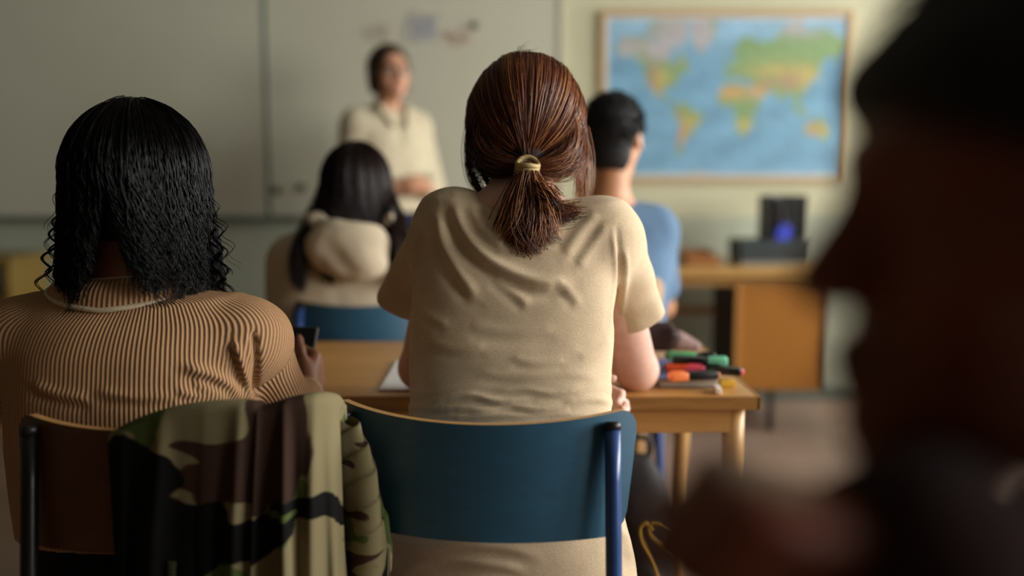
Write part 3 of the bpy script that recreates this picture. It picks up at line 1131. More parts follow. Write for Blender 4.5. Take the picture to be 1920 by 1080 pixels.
def eyes(parent, c, R, iris=(60, 40, 25), s=1.0, fwd=0.0765):
    c = np.asarray(c)
    t = NT('eyeball')
    w = t.n('ShaderNodeTexCoord')
    ms = t.n('ShaderNodeVectorMath', operation='DISTANCE')
    t.l(w.outputs['Object'], ms.inputs[0])
    ms.inputs[1].default_value = (0, 0.0122, 0)
    t.l(t.ramp(ms.outputs['Value'], [(0.002, (0.005,) * 3), (0.0024, lin(iris)), (0.0054, lin(iris)), (0.006, lin((205, 198, 190)))]), t.b.inputs['Base Color'])
    t.b.inputs['Roughness'].default_value = 0.15
    for q in (-1, 1):
        bm = bmesh.new()
        bmesh.ops.create_uvsphere(bm, u_segments=16, v_segments=10, radius=0.0122)
        o = link('eye', bm_mesh('eye', bm, t.m, True), parent, tuple(c + R @ np.array([q * 0.031, fwd, 0.0025]) * s))
        o.rotation_euler = Matrix(R).to_euler()


def slerp_dirs(u0, u1, t):
    """u0 (S,3), u1 (3,), t (N,) -> (S,N,3)"""
    dot = np.clip((u0 * u1).sum(1), -0.999, 0.999)
    th = np.arccos(dot)[:, None]
    return (np.sin((1 - t)[None] * th) / np.sin(th))[..., None] * u0[:, None] + (np.sin(t[None] * th) / np.sin(th))[..., None] * u1[None, None]


def unit(a):
    return a / (np.linalg.norm(a, axis=-1, keepdims=True) + 1e-12)


# ------------------------------------------------------------------ the girl in the beige T-shirt
base = np.array([-0.01, 1.50, 0.0])
girl = thing('person', 'person in a beige T-shirt with brown ponytail, seated and leaning on the desk', 'person', base)
M_SKIN1 = skin_mat('light_skin', (222, 178, 160), (176, 92, 88))


def B(px, py, Y):
    return P(px, py, Y) - base


tee_rows = rows_px([(1120, 694, 1192, 1.345, 0.135), (1075, 700, 1188, 1.345, 0.135), (1000, 712, 1172, 1.352, 0.130), (900, 745, 1150, 1.368, 0.115), (800, 766, 1145, 1.390, 0.108), (700, 768, 1147, 1.42, 0.106),
                    (600, 771, 1152, 1.452, 0.106), (510, 778, 1158, 1.482, 0.108), (440, 800, 1158, 1.508, 0.105), (395, 835, 1140, 1.540, 0.085)], base)
J = dict(head=B(986, 252, 1.69), headR=rotm(0.0, 0.28, 0.02), neck=B(970, 384, 1.605),
         shL=B(852, 428, 1.60), shR=B(1128, 446, 1.60), elL=B(788, 690, 1.80), elR=B(1194, 694, 1.835),
         wrL=B(1052, 756, 1.715), wrR=B(1080, 560, 1.93),
         hdirL=(0.95, -0.05, 0.02), hnL=(0, -0.9, -0.2), hdirR=(-0.25, -0.2, 0.9), hnR=(-0.6, -0.7, 0),
         hipL=np.array([-0.09, 0.0, 0.535]), hipR=np.array([0.09, 0.0, 0.535]), knL=np.array([-0.11, 0.42, 0.515]), knR=np.array([0.12, 0.42, 0.515]),
         anL=np.array([-0.11, 0.36, 0.085]), anR=np.array([0.13, 0.34, 0.085]))
inner = [r for r in shrink(tee_rows, 0.014)]
make_body(girl, J, M_SKIN1, 0.006, rows=inner, arm=(0.044, 0.0405, 0.027), hand_kw=dict(L=dict(thumb=-1, curl=(40, 50, 30), spread=0.3), R=dict(thumb=1, curl=(50, 60, 40))))
M_JEAN = denim('dark_blue_denim', (34, 46, 78))
make_trousers(girl, J, M_JEAN, [(0.468, 0, -0.02, 0.17, 0.10), (0.55, 0, -0.01, 0.175, 0.115), (0.66, 0, 0.0, 0.14, 0.09)], name='jeans')
make_shoes(girl, J, plain('white_canvas_shoe', (190, 186, 178), 0.8))
eyes(girl, J['head'], J['headR'], (70, 60, 40))

# T-shirt
M_TEE = cloth_mat('heathered_beige_jersey', (212, 188, 156), 0.86, 900, 0.95, 0.22, 0.5)
F = Field((-0.36, -0.22, 0.44), (0.36, 0.42, 1.20), 0.0045)
F.loft(tee_rows, 0.03, 2.5)
nk = J['neck']
for s_, q in (('L', -1), ('R', 1)):
    F.cone(nk + np.array([q * 0.03, 0.0, -0.045]), J['sh' + s_], 0.052, 0.056, 0.05)
    F.ell(J['sh' + s_], (0.056, 0.06, 0.056), 0.035)
slL = [J['shL'], B(800, 500, 1.66), B(757, 566, 1.72)]
slR = [J['shR'], B(1163, 515, 1.67), B(1190, 590, 1.74)]
for sl in (slL, slR):
    F.cone(sl[0], sl[1], 0.055, 0.051, 0.03)
    F.cone(sl[1], sl[2] + (sl[2] - sl[1]) * 0.6, 0.051, 0.050, 0.02)
# the flattened outer fold of each sleeve runs to a corner at the hem
F.cone(J['shL'] + (-0.03, 0, 0), B(716, 580, 1.70), 0.030, 0.011, 0.025)
F.cone(J['shR'] + (0.03, 0, 0), B(1234, 596, 1.72), 0.030, 0.011, 0.025)
for sl, nrm in ((slL, (-0.25, 0.35, -0.9)), (slR, (0.38, 0.35, -0.9))):
    # hollow the sleeve towards its open end, then cut the hem
    F.cone(sl[1] + (sl[2] - sl[1]) * 0.35, sl[2] + (sl[2] - sl[1]) * 0.8, 0.040, 0.0465, 0.004, True)
# cut the sleeve ends with planes limited to the arm by local operators


def cut_local(F, p, nrm, r):
    p = np.asarray(p, float)
    nn = np.asarray(nrm, float)
    nn = nn / np.linalg.norm(nn)

    def fn(X, Y, Z):
        x, y, z = X - p[0], Y - p[1], Z - p[2]
        e = x * nn[0] + y * nn[1] + z * nn[2]
        rr = np.sqrt(np.maximum(x * x + y * y + z * z - e * e, 0))
        return np.maximum(np.maximum(-e, rr - r), e - 0.16)
    F.op(fn, p - r - 0.17, p + r + 0.17, 0.002, True)


cut_local(F, slL[2], slL[2] - slL[1] + np.array([-0.008, 0, -0.03]), 0.095)
cut_local(F, slR[2], slR[2] - slR[1] + np.array([0.012, 0, -0.028]), 0.095)
# neck opening
F.ell(nk + np.array([0.0, -0.008, 0.034]), (0.068, 0.090, 0.070), 0.006, True)
F.half((0, 0, 0.475), (0, 0, -1))

# folds of the cloth: (pixel polyline on the back, width px, height m, kind)
FOLDS = [
    ([(852, 380), (866, 425), (905, 478), (960, 512), (1015, 530), (1060, 526)], 13, 0.0080),
    ([(822, 402), (830, 455), (858, 508), (893, 556)], 12, 0.0055),
    ([(880, 385), (905, 430), (945, 462)], 10, 0.0035),
    ([(925, 520), (965, 548), (990, 572)], 9, 0.0025),
    ([(1045, 526), (1066, 545), (1085, 572)], 9, 0.0022),
    ([(1120, 400), (1085, 440), (1060, 480)], 12, 0.003),
    ([(1140, 420), (1105, 470), (1085, 500)], 10, 0.003),
    ([(800, 757), (840, 746), (885, 741), (935, 752), (990, 748)], 6, 0.0042),
    ([(785, 768), (850, 765), (905, 768), (955, 760), (1010, 768), (1060, 762)], 6, 0.0038),
    ([(930, 735), (985, 730), (1040, 738), (1090, 730)], 6, 0.0025),
    ([(820, 778), (900, 780), (990, 778), (1100, 776)], 6, 0.003),
    ([(1060, 755), (1100, 748), (1140, 752)], 6, 0.003),
    ([(960, 672), (1010, 680), (1060, 676)], 8, 0.0018),
    ([(880, 610), (960, 622), (1040, 615)], 12, 0.0018),
    ([(800, 640), (860, 655), (910, 650)], 10, 0.0016),
    ([(900, 700), (970, 706), (1050, 700), (1120, 706)], 8, 0.0016),
    ([(1145, 640), (1120, 660), (1085, 668)], 9, 0.002),
    ([(780, 560), (800, 590), (840, 610)], 9, 0.002),
    ([(720, 1010), (800, 1030), (900, 1022), (1010, 1040)], 12, 0.003),
    ([(760, 1060), (860, 1052), (980, 1066)], 10, 0.003),
    ([(1150, 985), (1175, 1010), (1180, 1050)], 8, 0.004),
    ([(1157, 425), (1163, 500), (1160, 560), (1152, 612)], 5, -0.004),
    ([(1172, 470), (1170, 540), (1160, 600)], 6, 0.004),
    ([(790, 440), (781, 500), (775, 575)], 5, -0.003),
]


def tee_post(v, f):
    n = vnormals(v, f)
    px, py = PROJ(v + base)
    back = np.clip(-n[:, 1] * 2.0 + 0.35, 0, 1)
    d = np.zeros(len(v))
    for poly, w, h in FOLDS:
        poly = [tuple(p) for p in smooth_pts(poly, 14)]
        ds, fr, side = seg_dist(px, py, poly)
        env = np.clip(np.minimum(fr, 1 - fr) * 6 + 0.15, 0, 1)
        sg = ds * side
        prof = np.exp(-(sg / w) ** 2) - 0.7 * np.exp(-((sg - 1.6 * w) / (1.0 * w)) ** 2)
        d += h * prof * env * back
    low = np.clip((py - 700) / 60, 0, 1) * np.clip((800 - py) / 30, 0, 1)
    d += 0.0012 * low * np.sin(py / 4.2 + 0.02 * px + 2 * wave_noise(v, 12, 8))
    d += 0.0022 * wave_noise(v * np.array([1, 1, 1.6]), 22, 21)
    return v + n * d[:, None]


build_mesh('t_shirt', F, M_TEE, girl, 1, tee_post)
# collar band round the neck opening
a_ = np.linspace(0, 2 * np.pi, 48, endpoint=False)
col_c = nk + np.array([0.0, -0.004, 0.0])
cp = np.stack([col_c[0] + 0.066 * np.cos(a_), col_c[1] + 0.070 * np.sin(a_), col_c[2] - 0.016 + 0.014 * np.sin(a_) + 0.022 * np.abs(np.cos(a_)) ** 1.5], 1)
tube('collar', cp, 0.0065, M_TEE, girl, 8, True)
for sl, nrm in ((slL, np.array([-0.008, 0, -0.03])), (slR, np.array([0.012, 0, -0.028]))):
    ax = unit(sl[2] - sl[1] + nrm)
    u_ = unit(np.cross(ax, (0, 0, 1.0)))
    w_ = np.cross(ax, u_)

# hair ---------------------------------------------------------------
hc = P(986, 232, 1.685)
HR = np.array([0.1035, 0.118, 0.122])
tie = P(988, 306, 1.572)
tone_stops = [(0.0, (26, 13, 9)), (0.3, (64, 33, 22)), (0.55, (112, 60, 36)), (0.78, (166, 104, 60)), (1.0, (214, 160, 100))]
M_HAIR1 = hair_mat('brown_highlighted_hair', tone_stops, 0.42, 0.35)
M_HAIR1B = plain('brown_hair_base', (40, 22, 16), 0.55, 0.2, 120, 0.3, stretch=(1, 1, 0.2))
hairroot = link('hair', None, girl)
# hair mass under the strands
F = Field((-0.16, 0.02, 0.95), (0.17, 0.36, 1.42), 0.005)
F.ell(hc - base, HR - 0.004, 0.01)
F.cone(B(988, 300, 1.60), B(988, 330, 1.585), 0.030, 0.020, 0.03)
F.ell(B(975, 372, 1.80), (0.072, 0.16, 0.055), 0.01, True)
F.ell(B(986, 285, 1.84), (0.07, 0.09, 0.12), 0.02, True)
F.cone(B(996, 362, 1.56), B(1100, 366, 1.66), 0.030, 0.036, 0.015, True)
F.cone(B(906, 372, 1.62), B(950, 370, 1.56), 0.03, 0.02, 0.015, True)
build_mesh('hair_mass', F, M_HAIR1B, hairroot, 2)
hair = hairroot

S, N = 4500, 16
phi = np.concatenate([RNG.normal(0, 0.75, S // 2), RNG.uniform(-1.95, 1.95, S - S // 2)])
phi = np.clip(phi, -2.0, 2.0)
fy = RNG.uniform(-0.55, 0.75, S)
u0 = unit(np.stack([np.sin(phi), fy * np.cos(phi * 0.5), np.cos(phi)], 1))
uT = unit((tie - hc) / HR)
tt = np.linspace(0, 1, N)
u = slerp_dirs(u0, uT, tt)
sag = np.clip(np.abs(phi) - 0.3, 0, 1.2)[:, None] * np.sin(np.pi * tt ** 0.9)[None] * np.where(np.abs(phi) < 1.6, 0.34, -0.1)[:, None]
u[..., 2] -= sag
u = unit(u)
clump = wave_noise(np.stack([phi * 14, fy * 1.2, np.zeros(S)], 1), 1.0, 31)
clump2 = wave_noise(np.stack([phi * 40, fy * 2, np.zeros(S)], 1), 1.0, 32)
lay = RNG.uniform(-0.006, 0.002, S) + 0.003 * clump
rad = (1 + (lay[:, None] * (0.4 + np.sin(np.pi * tt)[None])) / 0.11)
pts = hc + HR * u * rad[..., None]
pts += 0.0009 * np.sin(tt[None, :, None] * RNG.uniform(4, 11, (S, 1, 1)) + RNG.uniform(0, 6, (S, 1, 3)))
# gather into the tie
g_ = np.clip((tt - 0.72) / 0.28, 0, 1)[None, :, None] ** 2
pts = pts * (1 - g_) + (tie + (pts[:, -1:] - tie) * 0.3 + RNG.normal(0, 0.004, (S, 1, 3))) * g_
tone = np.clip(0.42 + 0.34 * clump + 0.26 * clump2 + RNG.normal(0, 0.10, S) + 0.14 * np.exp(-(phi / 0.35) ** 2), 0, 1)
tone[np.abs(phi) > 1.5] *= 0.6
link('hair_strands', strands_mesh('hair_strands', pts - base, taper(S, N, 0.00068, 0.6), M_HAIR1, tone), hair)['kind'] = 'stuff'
# stray hairs on the crown and loose locks beside the face


def locks(ctrl, S, spread, r, tone_mid, seed, n=16, tip=None, wob=0.003):
    """a lock of S strands along a control curve of room points; spread (m) at each control point"""
    rg = np.random.default_rng(seed)
    c = smooth_pts(np.asarray(ctrl, float), n)
    sp = np.interp(np.linspace(0, 1, n), np.linspace(0, 1, len(spread)), spread)
    o = rg.normal(0, 1, (S, 1, 3)) * sp[None, :, None]
    p = c[None] + o
    tq = np.linspace(0, 1, n)
    p = p + wob * np.sin(tq[None, :, None] * rg.uniform(3, 9, (S, 1, 3)) + rg.uniform(0, 6.28, (S, 1, 3))) * tq[None, :, None]
    k = rg.uniform(0.84, 1.0, S)
    # uneven ends
    idx = tq[None] * k[:, None] * (n - 1)
    i0 = np.clip(idx.astype(int), 0, n - 2)
    fr = (idx - i0)[..., None]
    ar = np.arange(S)[:, None]
    p = p[ar, i0] * (1 - fr) + p[ar, i0 + 1] * fr
    tone = np.clip(tone_mid + rg.normal(0, 0.17, S), 0, 1)
    return p, taper(S, n, r, 0.3), tone


packs = []
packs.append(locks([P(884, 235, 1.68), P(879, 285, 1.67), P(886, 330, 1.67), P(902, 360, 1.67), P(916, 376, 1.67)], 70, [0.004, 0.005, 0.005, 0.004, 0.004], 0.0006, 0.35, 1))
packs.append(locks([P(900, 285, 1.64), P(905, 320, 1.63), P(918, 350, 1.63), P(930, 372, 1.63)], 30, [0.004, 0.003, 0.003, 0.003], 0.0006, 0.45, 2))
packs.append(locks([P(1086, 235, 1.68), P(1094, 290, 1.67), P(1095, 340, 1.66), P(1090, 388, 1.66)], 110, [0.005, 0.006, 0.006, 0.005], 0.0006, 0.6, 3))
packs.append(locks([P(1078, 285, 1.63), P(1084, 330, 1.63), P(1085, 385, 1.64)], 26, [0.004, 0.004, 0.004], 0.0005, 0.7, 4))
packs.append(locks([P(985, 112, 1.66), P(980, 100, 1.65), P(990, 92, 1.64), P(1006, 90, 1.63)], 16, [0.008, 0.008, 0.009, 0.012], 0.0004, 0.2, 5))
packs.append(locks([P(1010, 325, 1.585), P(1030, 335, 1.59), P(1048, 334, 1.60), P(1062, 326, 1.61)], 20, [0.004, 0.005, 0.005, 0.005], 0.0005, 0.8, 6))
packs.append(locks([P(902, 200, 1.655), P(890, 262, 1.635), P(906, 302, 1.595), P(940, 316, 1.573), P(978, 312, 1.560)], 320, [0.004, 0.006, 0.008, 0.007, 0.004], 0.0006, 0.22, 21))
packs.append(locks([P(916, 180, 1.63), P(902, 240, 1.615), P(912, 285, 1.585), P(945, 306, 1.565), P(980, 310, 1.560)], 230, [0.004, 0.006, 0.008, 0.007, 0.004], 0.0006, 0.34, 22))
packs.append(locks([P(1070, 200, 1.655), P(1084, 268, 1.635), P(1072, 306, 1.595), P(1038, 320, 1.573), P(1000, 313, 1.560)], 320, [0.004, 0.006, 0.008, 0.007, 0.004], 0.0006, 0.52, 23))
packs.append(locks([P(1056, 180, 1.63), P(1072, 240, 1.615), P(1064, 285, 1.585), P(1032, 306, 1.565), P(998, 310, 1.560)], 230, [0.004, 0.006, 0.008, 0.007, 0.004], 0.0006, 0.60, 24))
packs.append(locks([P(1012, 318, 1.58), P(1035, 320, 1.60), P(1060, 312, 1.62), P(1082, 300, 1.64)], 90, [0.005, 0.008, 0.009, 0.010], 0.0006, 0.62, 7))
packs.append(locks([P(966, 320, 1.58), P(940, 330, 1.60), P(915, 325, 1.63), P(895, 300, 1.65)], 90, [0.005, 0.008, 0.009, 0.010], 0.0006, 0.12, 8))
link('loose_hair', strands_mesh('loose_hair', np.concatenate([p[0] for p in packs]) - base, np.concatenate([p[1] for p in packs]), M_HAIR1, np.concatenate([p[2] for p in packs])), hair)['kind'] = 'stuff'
# ponytail: locks that fan out and curl at the ends
tails = []
tb = P(990, 318, 1.55)
ends = [((962, 400), (942, 452), (958, 470), 1.525), ((955, 395), (945, 440), (940, 462), 1.53), ((970, 400), (962, 455), (975, 488), 1.515), ((982, 405), (975, 460), (985, 497), 1.51),
        ((995, 405), (992, 460), (1002, 495), 1.51), ((1006, 400), (1008, 450), (1018, 482), 1.51), ((1014, 395), (1022, 440), (1046, 452), 1.515), ((1002, 395), (1000, 440), (982, 470), 1.505),
        ((985, 395), (972, 430), (946, 440), 1.505), ((1018, 385), (1030, 415), (1046, 448), 1.515), ((1022, 375), (1048, 396), (1092, 384), 1.525), ((1024, 378), (1050, 402), (1098, 394), 1.53), ((1020, 380), (1044, 412), (1072, 414), 1.525),
        ((1024, 362), (1040, 376), (1052, 370), 1.53), ((978, 390), (980, 440), (1012, 468), 1.50), ((968, 392), (955, 425), (938, 446), 1.515), ((1008, 390), (1012, 430), (1000, 468), 1.505), ((990, 400), (985, 450), (968, 482), 1.505)]
for i, (m1, m2, e, Y) in enumerate(ends):
    e = (e[0], e[1] + (14 if e[1] > 430 else 4))
    m0 = (988 + (m1[0] - 988) * 0.45, 350)
    tails.append(locks([tb, P(*m0, 1.545), P(*m1, 1.53), P(*m2, Y), P(*e, Y + 0.004)], 135, [0.0045, 0.0065, 0.0085, 0.0075, 0.005], 0.00068, [0.32, 0.68, 0.4, 0.84, 0.5, 0.24][i % 6], 40 + i, 18, wob=0.004))
link('ponytail', strands_mesh('ponytail', np.concatenate([p[0] for p in tails]) - base, np.concatenate([p[1] for p in tails]), M_HAIR1, np.concatenate([p[2] for p in tails])), hair)['kind'] = 'stuff'
# hair tie: three turns of a beige band
M_TIE = plain('beige_elastic', (196, 170, 116), 0.6, 0.08, 300, 0.2)
ht = link('hair_tie', None, girl)
tc = P(989, 311, 1.553) - base
for k in range(4):
    a_ = np.linspace(0, 2 * np.pi, 40, endpoint=False)
    off = (k - 1.5) * 0.0058
    ring = np.stack([0.0172 * np.cos(a_), 0.017 * np.sin(a_), off + 0.0065 * np.cos(a_ * 1 + 0.4 * k) * 0.35 - 0.006 * (np.cos(a_)) ** 2], 1)
    q = np.array(Matrix.Rotation(0.55, 3, 'X') @ Matrix.Rotation(0.12, 3, 'Y'))
    tube('band', ring @ q.T + tc, 0.0040, M_TIE, ht, 10, True)

# ------------------------------------------------------------------ the girl in the ribbed sweater
base = np.array([P(262, 800, 1.41)[0], 1.42, 0.0])
rib = thing('person', 'person in a ribbed tan sweater with long black curls, seated holding a phone', 'person', base)
M_SKIN2 = skin_mat('brown_skin', (150, 98, 72), (120, 60, 56))
M_SKIN2H = M_SKIN2
sw_rows = rows_px([(1010, 50, 490, 1.290, 0.125), (900, 36, 484, 1.290, 0.12), (800, 26, 476, 1.295, 0.115), (710, 24, 476, 1.302, 0.115), (650, 30, 474, 1.315, 0.112), (605, 55, 462, 1.335, 0.102), (572, 105, 425, 1.362, 0.08)], base)
J = dict(head=B(256, 345, 1.462), headR=rotm(0.05, 0.12, 0.0), neck=B(243, 528, 1.435),
         shL=B(42, 636, 1.425), shR=B(466, 637, 1.425), elL=B(-45, 775, 1.56), elR=B(530, 750, 1.575),
         wrL=B(70, 740, 1.80), wrR=B(574, 742, 1.735),
         hdirL=(0.6, 0.8, 0.0), hnL=(0, 0, -1), hdirR=(0.10, 0.82, 0.45), hnR=(-1, 0.15, 0),
         hipL=np.array([-0.09, 0.02, 0.535]), hipR=np.array([0.09, 0.02, 0.535]), knL=np.array([-0.11, 0.44, 0.515]), knR=np.array([0.12, 0.44, 0.515]),
         anL=np.array([-0.11, 0.38, 0.085]), anR=np.array([0.13, 0.36, 0.085]))
make_body(rib, J, M_SKIN2H, 0.006, rows=shrink(sw_rows, 0.014), arm=(0.044, 0.038, 0.027), hand_kw=dict(L=dict(thumb=1, curl=(15, 20, 10)), R=dict(thumb=1, curl=(55, 65, 45))))
make_trousers(rib, J, denim('black_denim', (22, 22, 26)), [(0.468, 0, 0.0, 0.17, 0.10), (0.55, 0, 0.01, 0.175, 0.115), (0.68, 0, 0.01, 0.15, 0.095)])
make_shoes(rib, J, plain('black_shoe', (24, 24, 26), 0.6))
eyes(rib, J['head'], J['headR'], (40, 24, 14))

t = NT('ribbed_tan_knit')
c = lin((188, 146, 108))
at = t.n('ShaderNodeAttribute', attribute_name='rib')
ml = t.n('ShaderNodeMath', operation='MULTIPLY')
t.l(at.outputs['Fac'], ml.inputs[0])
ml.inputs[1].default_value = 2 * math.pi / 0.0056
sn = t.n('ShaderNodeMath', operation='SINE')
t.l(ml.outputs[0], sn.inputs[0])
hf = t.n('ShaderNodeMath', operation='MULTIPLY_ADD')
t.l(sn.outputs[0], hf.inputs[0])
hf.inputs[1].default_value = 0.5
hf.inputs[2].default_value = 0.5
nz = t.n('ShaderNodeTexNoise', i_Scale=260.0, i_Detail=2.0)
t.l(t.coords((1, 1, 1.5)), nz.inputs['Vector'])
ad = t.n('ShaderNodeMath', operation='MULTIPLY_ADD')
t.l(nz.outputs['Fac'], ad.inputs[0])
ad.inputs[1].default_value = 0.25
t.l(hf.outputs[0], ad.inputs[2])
t.l(t.ramp(ad.outputs[0], [(0.1, mul(c, 0.62)), (0.45, mul(c, 0.92)), (1.1, mul(c, 1.08))]), t.b.inputs['Base Color'])  # rib valleys coloured darker, painting in the occlusion between ribs
t.b.inputs['Roughness'].default_value = 0.95
t.b.inputs['Specular IOR Level'].default_value = 0.1
t.bump(ad.outputs[0], 0.6, 0.0026)
M_RIB = t.m
M_TRIM = cloth_mat('cream_knit_trim', (214, 196, 164), 0.85, 800, 0.95, 0.3)

nk = J['neck']
TORSO = sorted([tuple(r) for r in sw_rows])
TORSO = smooth_pts(TORSO, 60)


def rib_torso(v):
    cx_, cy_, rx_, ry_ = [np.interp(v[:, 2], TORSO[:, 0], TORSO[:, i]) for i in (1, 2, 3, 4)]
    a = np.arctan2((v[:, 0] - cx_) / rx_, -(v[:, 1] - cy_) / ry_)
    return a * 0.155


SW_FOLDS = [([(345, 690), (400, 705), (450, 735), (478, 752)], 11, 0.007), ([(360, 716), (410, 735), (462, 752)], 9, 0.005), ([(440, 640), (455, 690), (470, 745)], 9, 0.006),
            ([(330, 735), (380, 742), (430, 752)], 8, 0.004), ([(60, 720), (110, 740), (170, 748)], 10, 0.004), ([(180, 735), (260, 745), (330, 742)], 10, 0.003),
            ([(475, 620), (480, 680), (474, 752)], 6, -0.008)]


def sw_post(v, f):
    n = vnormals(v, f)
    px, py = PROJ(v + base)
    back = np.clip(-n[:, 1] * 2.0 + 0.4, 0, 1)
    d = 0.0025 * wave_noise(v, 20, 77)
    for poly, w, h in SW_FOLDS:
        poly = [tuple(p) for p in smooth_pts(poly, 12)]
        ds, fr, side = seg_dist(px, py, poly)
        sg = ds * side
        prof = np.exp(-(sg / w) ** 2) - 0.7 * np.exp(-((sg - 1.6 * w) / w) ** 2)
        if h < 0: prof = np.exp(-(sg / w) ** 2)
        d += h * prof * np.clip(np.minimum(fr, 1 - fr) * 6 + 0.15, 0, 1) * back
    return v + n * d[:, None]


F = Field((-0.40, -0.20, 0.47), (0.40, 0.36, 1.06), 0.0045)
F.loft(sw_rows, 0.03, 2.5)
arms = {'L': [J['shL'], J['elL'], J['wrL']], 'R': [J['shR'], J['elR'], J['wrR']]}
for s_, q in (('L', -1), ('R', 1)):
    F.cone(nk + np.array([q * 0.05, -0.005, -0.055]), J['sh' + s_], 0.050, 0.055, 0.05)
    F.ell(J['sh' + s_], (0.055, 0.058, 0.055), 0.03)
    F.cone(arms[s_][0], arms[s_][1], 0.055, 0.048, 0.02)
    e_, w_ = arms[s_][1], arms[s_][2]
    F.cone(e_, e_ + (w_ - e_) * 0.9, 0.048, 0.035, 0.015)
F.ell(nk + np.array([0.0, 0.015, 0.05]), (0.098, 0.090, 0.082), 0.005, True)
F.half((0, 0, 0.50), (0, 0, -1))


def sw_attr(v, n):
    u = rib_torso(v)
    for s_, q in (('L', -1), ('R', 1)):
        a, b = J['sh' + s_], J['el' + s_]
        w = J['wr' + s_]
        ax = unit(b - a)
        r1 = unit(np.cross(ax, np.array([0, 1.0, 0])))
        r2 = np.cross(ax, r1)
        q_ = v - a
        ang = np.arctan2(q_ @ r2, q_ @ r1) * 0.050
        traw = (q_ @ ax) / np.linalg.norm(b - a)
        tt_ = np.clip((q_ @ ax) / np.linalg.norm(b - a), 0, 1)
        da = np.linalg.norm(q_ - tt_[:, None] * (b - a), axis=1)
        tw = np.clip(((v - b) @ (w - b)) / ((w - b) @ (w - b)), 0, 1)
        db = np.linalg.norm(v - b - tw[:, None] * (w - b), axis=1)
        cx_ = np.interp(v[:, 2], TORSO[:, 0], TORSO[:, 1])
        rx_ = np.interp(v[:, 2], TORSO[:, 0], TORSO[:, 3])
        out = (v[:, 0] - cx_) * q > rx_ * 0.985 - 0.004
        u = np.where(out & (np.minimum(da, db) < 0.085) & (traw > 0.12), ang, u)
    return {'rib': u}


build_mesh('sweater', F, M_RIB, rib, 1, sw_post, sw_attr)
# ribbed neckband with a cream line along its seam and its edge
a_ = np.linspace(0, 2 * np.pi, 72, endpoint=False)


def ring_at(cxo, cyo, rx_, ry_, zf):
    return np.stack([nk[0] + cxo + rx_ * np.cos(a_), nk[1] + cyo + ry_ * np.sin(a_), np.array([zf(x) for x in a_])], 1)


lo_r = ring_at(-0.012, 0.012, 0.112, 0.094, lambda x: nk[2] - 0.024 + 0.012 * math.sin(x) + 0.010 * abs(math.cos(x)))
up_r = ring_at(-0.008, 0.014, 0.088, 0.073, lambda x: nk[2] + 0.006 - 0.004 * math.sin(x) + 0.006 * math.cos(x))
nR = 8
vv, uu = [], []
for j in range(nR + 1):
    k = j / nR
    rr_ = lo_r * (1 - k) + up_r * k
    out_ = rr_ - np.array([nk[0], nk[1], 0])
    bul = 0.005 * math.sin(math.pi * k)
    rr_ = rr_ + np.concatenate([unit(out_[:, :2]) * bul, np.full((72, 1), bul)], 1)
    vv.append(rr_)
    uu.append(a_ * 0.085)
vv = np.concatenate(vv)
fs = [(j * 72 + i, j * 72 + (i + 1) % 72, (j + 1) * 72 + (i + 1) % 72, (j + 1) * 72 + i) for j in range(nR) for i in range(72)]
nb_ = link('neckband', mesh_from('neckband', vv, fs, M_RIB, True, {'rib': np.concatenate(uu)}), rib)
md = nb_.modifiers.new('thickness', 'SOLIDIFY')
md.thickness = 0.004
md.offset = 0
tube('cream_seam_line', lo_r + (0, 0, 0.003), 0.0042, M_TRIM, rib, 8, True)
tube('cream_edge_line', up_r, 0.0030, M_TRIM, rib, 8, True)
for s_ in 'R':
    e_, w_ = J['elR'], J['wrR']
    a0 = e_ + (w_ - e_) * 0.86
    tube('cuff', [a0, e_ + (w_ - e_) * 0.93, e_ + (w_ - e_) * 1.0], [0.037, 0.036, 0.033], M_TRIM, rib, 20)

# long black wavy hair
hc = P(256, 330, 1.455)
HR = np.array([0.102, 0.112, 0.110])
M_HAIR2 = hair_mat('black_wavy_hair', [(0, (4, 3, 3)), (0.6, (9, 7, 7)), (1.0, (24, 17, 14))], 0.40, 0.16)
M_HAIR2B = plain('black_hair_base', (9, 7, 7), 0.6, 0.2, 100)
h2 = link('hair', None, rib)
F = Field(hc - base - (0.16, 0.16, 0.28), hc - base + (0.16, 0.16, 0.15), 0.005)
F.ell(hc - base, HR - 0.006, 0.01)
F.cone(B(178, 400, 1.46), B(150, 500, 1.46), 0.042, 0.026, 0.04)
F.cone(B(338, 400, 1.46), B(372, 490, 1.46), 0.042, 0.026, 0.04)
F.cone(B(256, 380, 1.45), B(256, 425, 1.445), 0.066, 0.052, 0.04)
F.ell(hc - base + (0, 0.115, -0.06), (0.07, 0.09, 0.12), 0.02, True)
build_mesh('hair_mass', F, M_HAIR2B, h2, 2)
NC, PER, N = 230, 17, 25
psi_c = RNG.uniform(0, 2 * np.pi, NC)
psi_c[: int(NC * 0.66)] = RNG.uniform(-0.15 * np.pi, 1.15 * np.pi, int(NC * 0.66))      # back half: azimuth pi/2 is towards the camera
th0_c = np.abs(RNG.normal(0, 0.45, NC)) + 0.03
S = NC * PER
cid = np.repeat(np.arange(NC), PER)
psi = psi_c[cid] + RNG.normal(0, 0.05, S)
th0 = np.clip(th0_c[cid] + RNG.normal(0, 0.06, S), 0.02, 1.3)
front = np.clip(-np.sin(psi), 0, 1)
tt = np.linspace(0, 1, N)
arc = (1.68 - th0) * 0.108
zend = P(256, 538, 1.44)[2] + RNG.normal(0, 0.012, S) + RNG.normal(0, 0.016, NC)[cid]
ctr = np.clip(1 - np.abs(np.cos(psi)) / 0.55, 0, 1) * (np.sin(psi) > 0)
zend = zend + ctr * 0.050 + 0.006 * (np.cos(psi) > 0)
zdrop = hc[2] + HR[2] * math.cos(1.68)
dropl = np.clip(zdrop - zend, 0.02, 1)
